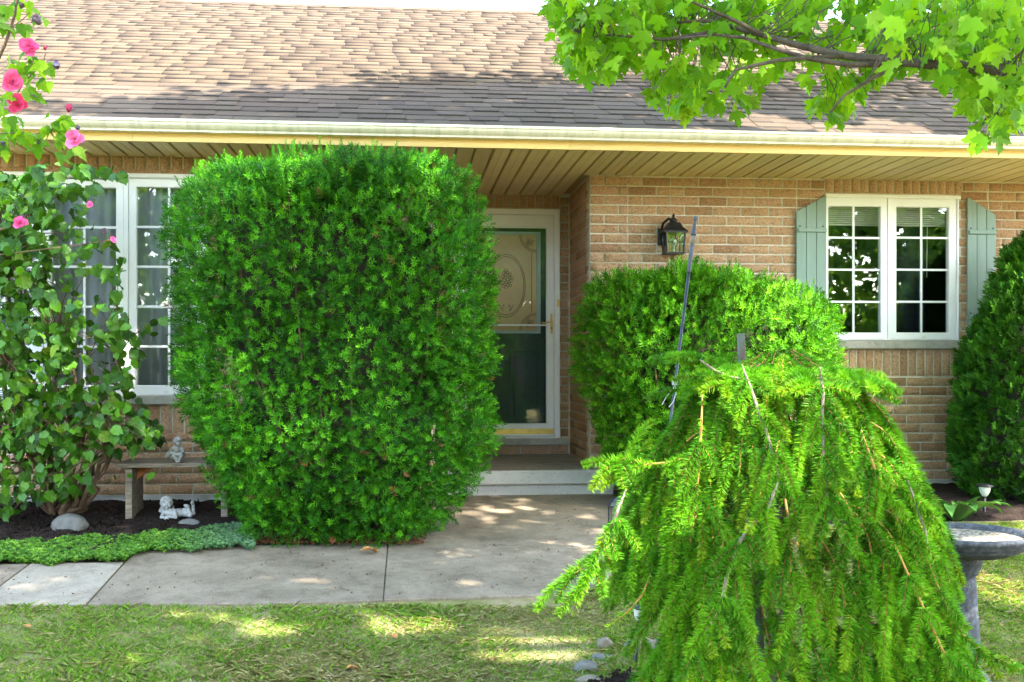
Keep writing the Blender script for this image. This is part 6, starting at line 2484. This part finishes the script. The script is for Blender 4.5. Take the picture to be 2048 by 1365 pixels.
stone(138, 1070, 84, 34, 'stone', 'grey angular stone at the edge of the mulch below the round-leaved shrub', 1, 0.6)
stone(378, 1058, 50, 18, 'stone', 'low grey stone half buried in front of the lying cherub', 2, 0.6)
stone(228, 1048, 20, 5, 'stone_tan', 'small pale flat stone on the mulch beside the bench leg', 3, 0.5)
stone(1211, 1298, 36, 22, 'stone_tan', 'rounded tan stone on the lawn left of the black solar light', 4, 0.6)
stone(1206, 1320, 50, 12, 'stone', 'flat grey edging stone just below the rounded tan stone', 6, 0.5)
stone(1172, 1345, 56, 20, 'stone', 'pale flat grey edging stone nearest the bottom edge', 7, 0.6)
stone(1178, 1372, 60, 18, 'stone_tan', 'mossy flat stone cut off by the bottom edge', 8, 0.6)
stone(1284, 1302, 70, 22, 'stone_tan', 'pale tan stone behind the pole at the soil edge', 9, 0.5)
stone(1320, 1305, 40, 24, 'stone_tan', 'pale tan stone at the soil edge beside the spruce curtain', 10, 0.5)


# ------------------------------------------------------------------ birdbath
bc = at_depth(1926, 1064, 4.42)
zgb = zg(bc.y)
HB = bc.z - zgb
bath = thing('birdbath', 'dark grey stone birdbath on a pedestal right of the weeping spruce', 'birdbath', (bc.x, bc.y, zgb))
R_ = 0.275
MB().lathe([(0.06, HB - 0.10), (0.10, HB - 0.098), (0.17, HB - 0.085), (0.215, HB - 0.066), (0.238, HB - 0.050), (0.240, HB - 0.043), (0.256, HB - 0.036), (0.259, HB - 0.026), (0.272, HB - 0.018), (R_, HB - 0.006), (R_ - 0.004, HB), (R_ - 0.030, HB + 0.001), (R_ - 0.040, HB - 0.008), (R_ - 0.048, HB - 0.020)], (bc.x, bc.y, zgb), 64).build('bowl', 'bath', bath, smooth=True)
MB().lathe([(R_ - 0.048, HB - 0.0202), (0.19, HB - 0.034), (0.12, HB - 0.042), (0.001, HB - 0.045)], (bc.x, bc.y, zgb), 64).build('basin', 'basin', bath, smooth=True)
MB().lathe([(0.17, -0.02), (0.17, 0.03), (0.155, 0.045), (0.12, 0.06), (0.10, 0.09), (0.09, 0.11), (0.065, 0.13), (0.060, 0.15), (0.066, 0.19), (0.066, 0.24), (0.058, 0.34), (0.050, HB - 0.20), (0.047, HB - 0.175), (0.056, HB - 0.170), (0.058, HB - 0.16), (0.070, HB - 0.14), (0.075, HB - 0.12), (0.075, HB - 0.10)], (bc.x, bc.y, zgb), 40).build('pedestal', 'bath', bath, smooth=True)


# ------------------------------------------------------------------ pole and small lights
def along(p0, p1, prof, sides=12):
    d = (p1 - p0)
    q = d.normalized().to_track_quat('Z', 'Y').to_matrix()
    return MB().lathe(prof, p0, sides, q, True)


pb = G(1279, 1346)
dpb = pb.x * SN + pb.y * CS
ptop = at_depth(1391, 436, dpb)
L = (ptop - pb).length
pole = thing('garden_pole', 'thin leaning blue-grey metal pole with a ball tip rising beside the weeping spruce', 'pole', pb)
along(pb - (ptop - pb).normalized() * 0.15, ptop, [(0.0055, 0), (0.0065, L + 0.15 - 0.23)]).build('shaft', 'slate', pole, smooth=True)
along(pb, ptop, [(0.0075, L - 0.24), (0.009, L - 0.23), (0.009, L - 0.12), (0.0075, L - 0.115)]).build('sleeve', 'slate', pole, smooth=True)
along(pb, ptop, [(0.0085, L - 0.117), (0.009, L - 0.075)]).build('collar', 'stone', pole, smooth=True)
along(pb, ptop, [(0.009, L - 0.078), (0.0135, L - 0.074), (0.0135, L - 0.068), (0.0105, L - 0.064), (0.006, L - 0.020), (0.0045, L - 0.016), (0.008, L - 0.011), (0.010, L - 0.005), (0.008, L + 0.002), (0.003, L + 0.006)]).build('finial', 'slate', pole, smooth=True)
tp = at_depth(1350, 770, dpb - 0.01)
wt = MB()
for k in range(5):
    pts = [tp + Vector((0.012 * math.cos(t * 0.9 + k), 0.012 * math.sin(t * 0.9 + k), 0.004 * k)) for t in range(8)]
    wt.tube(pts, 0.0018, 4, False)
wt.tube([tp, tp + Vector((-0.012, -0.01, -0.02)), tp + Vector((-0.04, -0.01, -0.05)), tp + Vector((-0.06, -0.015, -0.085))], 0.0016, 4, False)
wt.tube([tp, tp + Vector((0.002, -0.01, -0.04)), tp + Vector((-0.012, -0.01, -0.075)), tp + Vector((-0.03, -0.015, -0.095))], 0.0016, 4, False)
wt.build('twist_tie', 'statue', pole)


def solar(px, py, hpx, label, tilt=(0, 0), scale=1.0, glasskind='frosted', d=None, spike=True):
    p = G(px, py) if d is None else at_depth(px, py, d)
    dd = p.x * SN + p.y * CS
    H = hpx * dd / F
    t = thing('solar_light', label, 'garden light', p, 'solar path lights')
    q = Matrix.Rotation(tilt[0], 3, 'Y') @ Matrix.Rotation(tilt[1], 3, 'X')
    s = scale
    MB().lathe([(0.004, -0.06), (0.011 * s, 0), (0.011 * s, H - 0.085 * s)], p, 10, q, True).build('spike', 'black', t, smooth=True)
    MB().lathe([(0.014 * s, H - 0.085 * s), (0.020 * s, H - 0.078 * s), (0.034 * s, H - 0.055 * s), (0.042 * s, H - 0.02 * s), (0.043 * s, H - 0.012 * s)], p, 20, q, True).build('shade', glasskind, t, smooth=True)
    MB().lathe([(0.043 * s, H - 0.013 * s), (0.060 * s, H - 0.012 * s), (0.061 * s, H - 0.004 * s), (0.048 * s, H + 0.004 * s), (0.03 * s, H + 0.008 * s), (0.002, H + 0.009 * s)], p, 24, q, True).build('cap', 'black', t, smooth=True)
    return t


solar(1968, 1032, 62, 'solar path light with dark cap and pale shade beside the cedar', (0.03, 0.0), 1.0)
solar(1270, 1330, 118, 'black solar light on a leaning spike at the foot of the pole', (0.12, 0.0), 0.85)
# black square lantern at the end of the walkway
p = G(1236, 1062)
ql = thing('path_lantern', 'black square metal lantern at the walkway edge, half hidden by the spruce', 'lantern', p)
hw_, hh = 0.055, 0.17
for sx in (-1, 1):
    for sy in (-1, 1):
        MB().box(p.x + sx * hw_ - 0.004, p.x + sx * hw_ + 0.004, p.y + sy * hw_ - 0.004, p.y + sy * hw_ + 0.004, p.z, p.z + hh).build('post', 'slate', ql)
b = MB()
V = []
for r_, z in ((0.068, hh), (0.070, hh + 0.008), (0.03, hh + 0.05), (0.012, hh + 0.06)):
    V += [(p.x - r_, p.y - r_, p.z + z), (p.x + r_, p.y - r_, p.z + z), (p.x + r_, p.y + r_, p.z + z), (p.x - r_, p.y + r_, p.z + z)]
Fq = [(3, 2, 1, 0), (12, 13, 14, 15)] + [(k * 4 + s, k * 4 + (s + 1) % 4, k * 4 + 4 + (s + 1) % 4, k * 4 + 4 + s) for k in range(3) for s in range(4)]
b.add(V, Fq).build('roof', 'slate', ql)
MB().box(p.x - 0.062, p.x + 0.062, p.y - 0.062, p.y + 0.062, p.z - 0.01, p.z + 0.012).build('base', 'slate', ql)
MB().box(p.x - hw_ + 0.005, p.x + hw_ - 0.005, p.y - hw_ + 0.005, p.y + hw_ - 0.005, p.z + 0.013, p.z + hh - 0.002).build('pane', 'pane', ql)


# ------------------------------------------------------------------ fallen leaves
def fallen(px, py, s_, rz, label, lift=0.02):
    p = G(px, py)
    V = MLV.copy() * s_
    V[:, 2] = 0.22 * s_ * np.abs(np.sin(V[:, 0] / s_ * 5)) + 0.12 * s_ * np.sin(V[:, 1] / s_ * 4)
    me = mesh_np('fallen_leaf', V, MLF)
    o = link('fallen_leaf', me, 'dryleaf')
    o.location = (p.x, p.y, p.z + lift)
    o.rotation_euler = (0.25, 0.1, rz)
    s = o.modifiers.new('thick', 'SOLIDIFY')
    s.thickness = 0.001
    return tag(o, label, 'leaf', 'fallen brown leaves')


fallen(752, 1113, 0.10, 1.9, 'curled tan dry leaf lying on the walkway at the foot of the tall yew', 0.022)
fallen(790, 1290, 0.04, 0.5, 'small orange dry leaf on the lawn, the middle one of three near the bottom', 0.03)
fallen(712, 1352, 0.045, 2.0, 'brown dry leaf at the very bottom of the lawn', 0.03)
fallen(978, 1335, 0.045, 3.5, 'rust-coloured dry leaf on the lawn right of the others', 0.03)
fallen(58, 1268, 0.035, 1.0, 'small purple-brown fallen petal clump on the lawn at the left edge', 0.03)
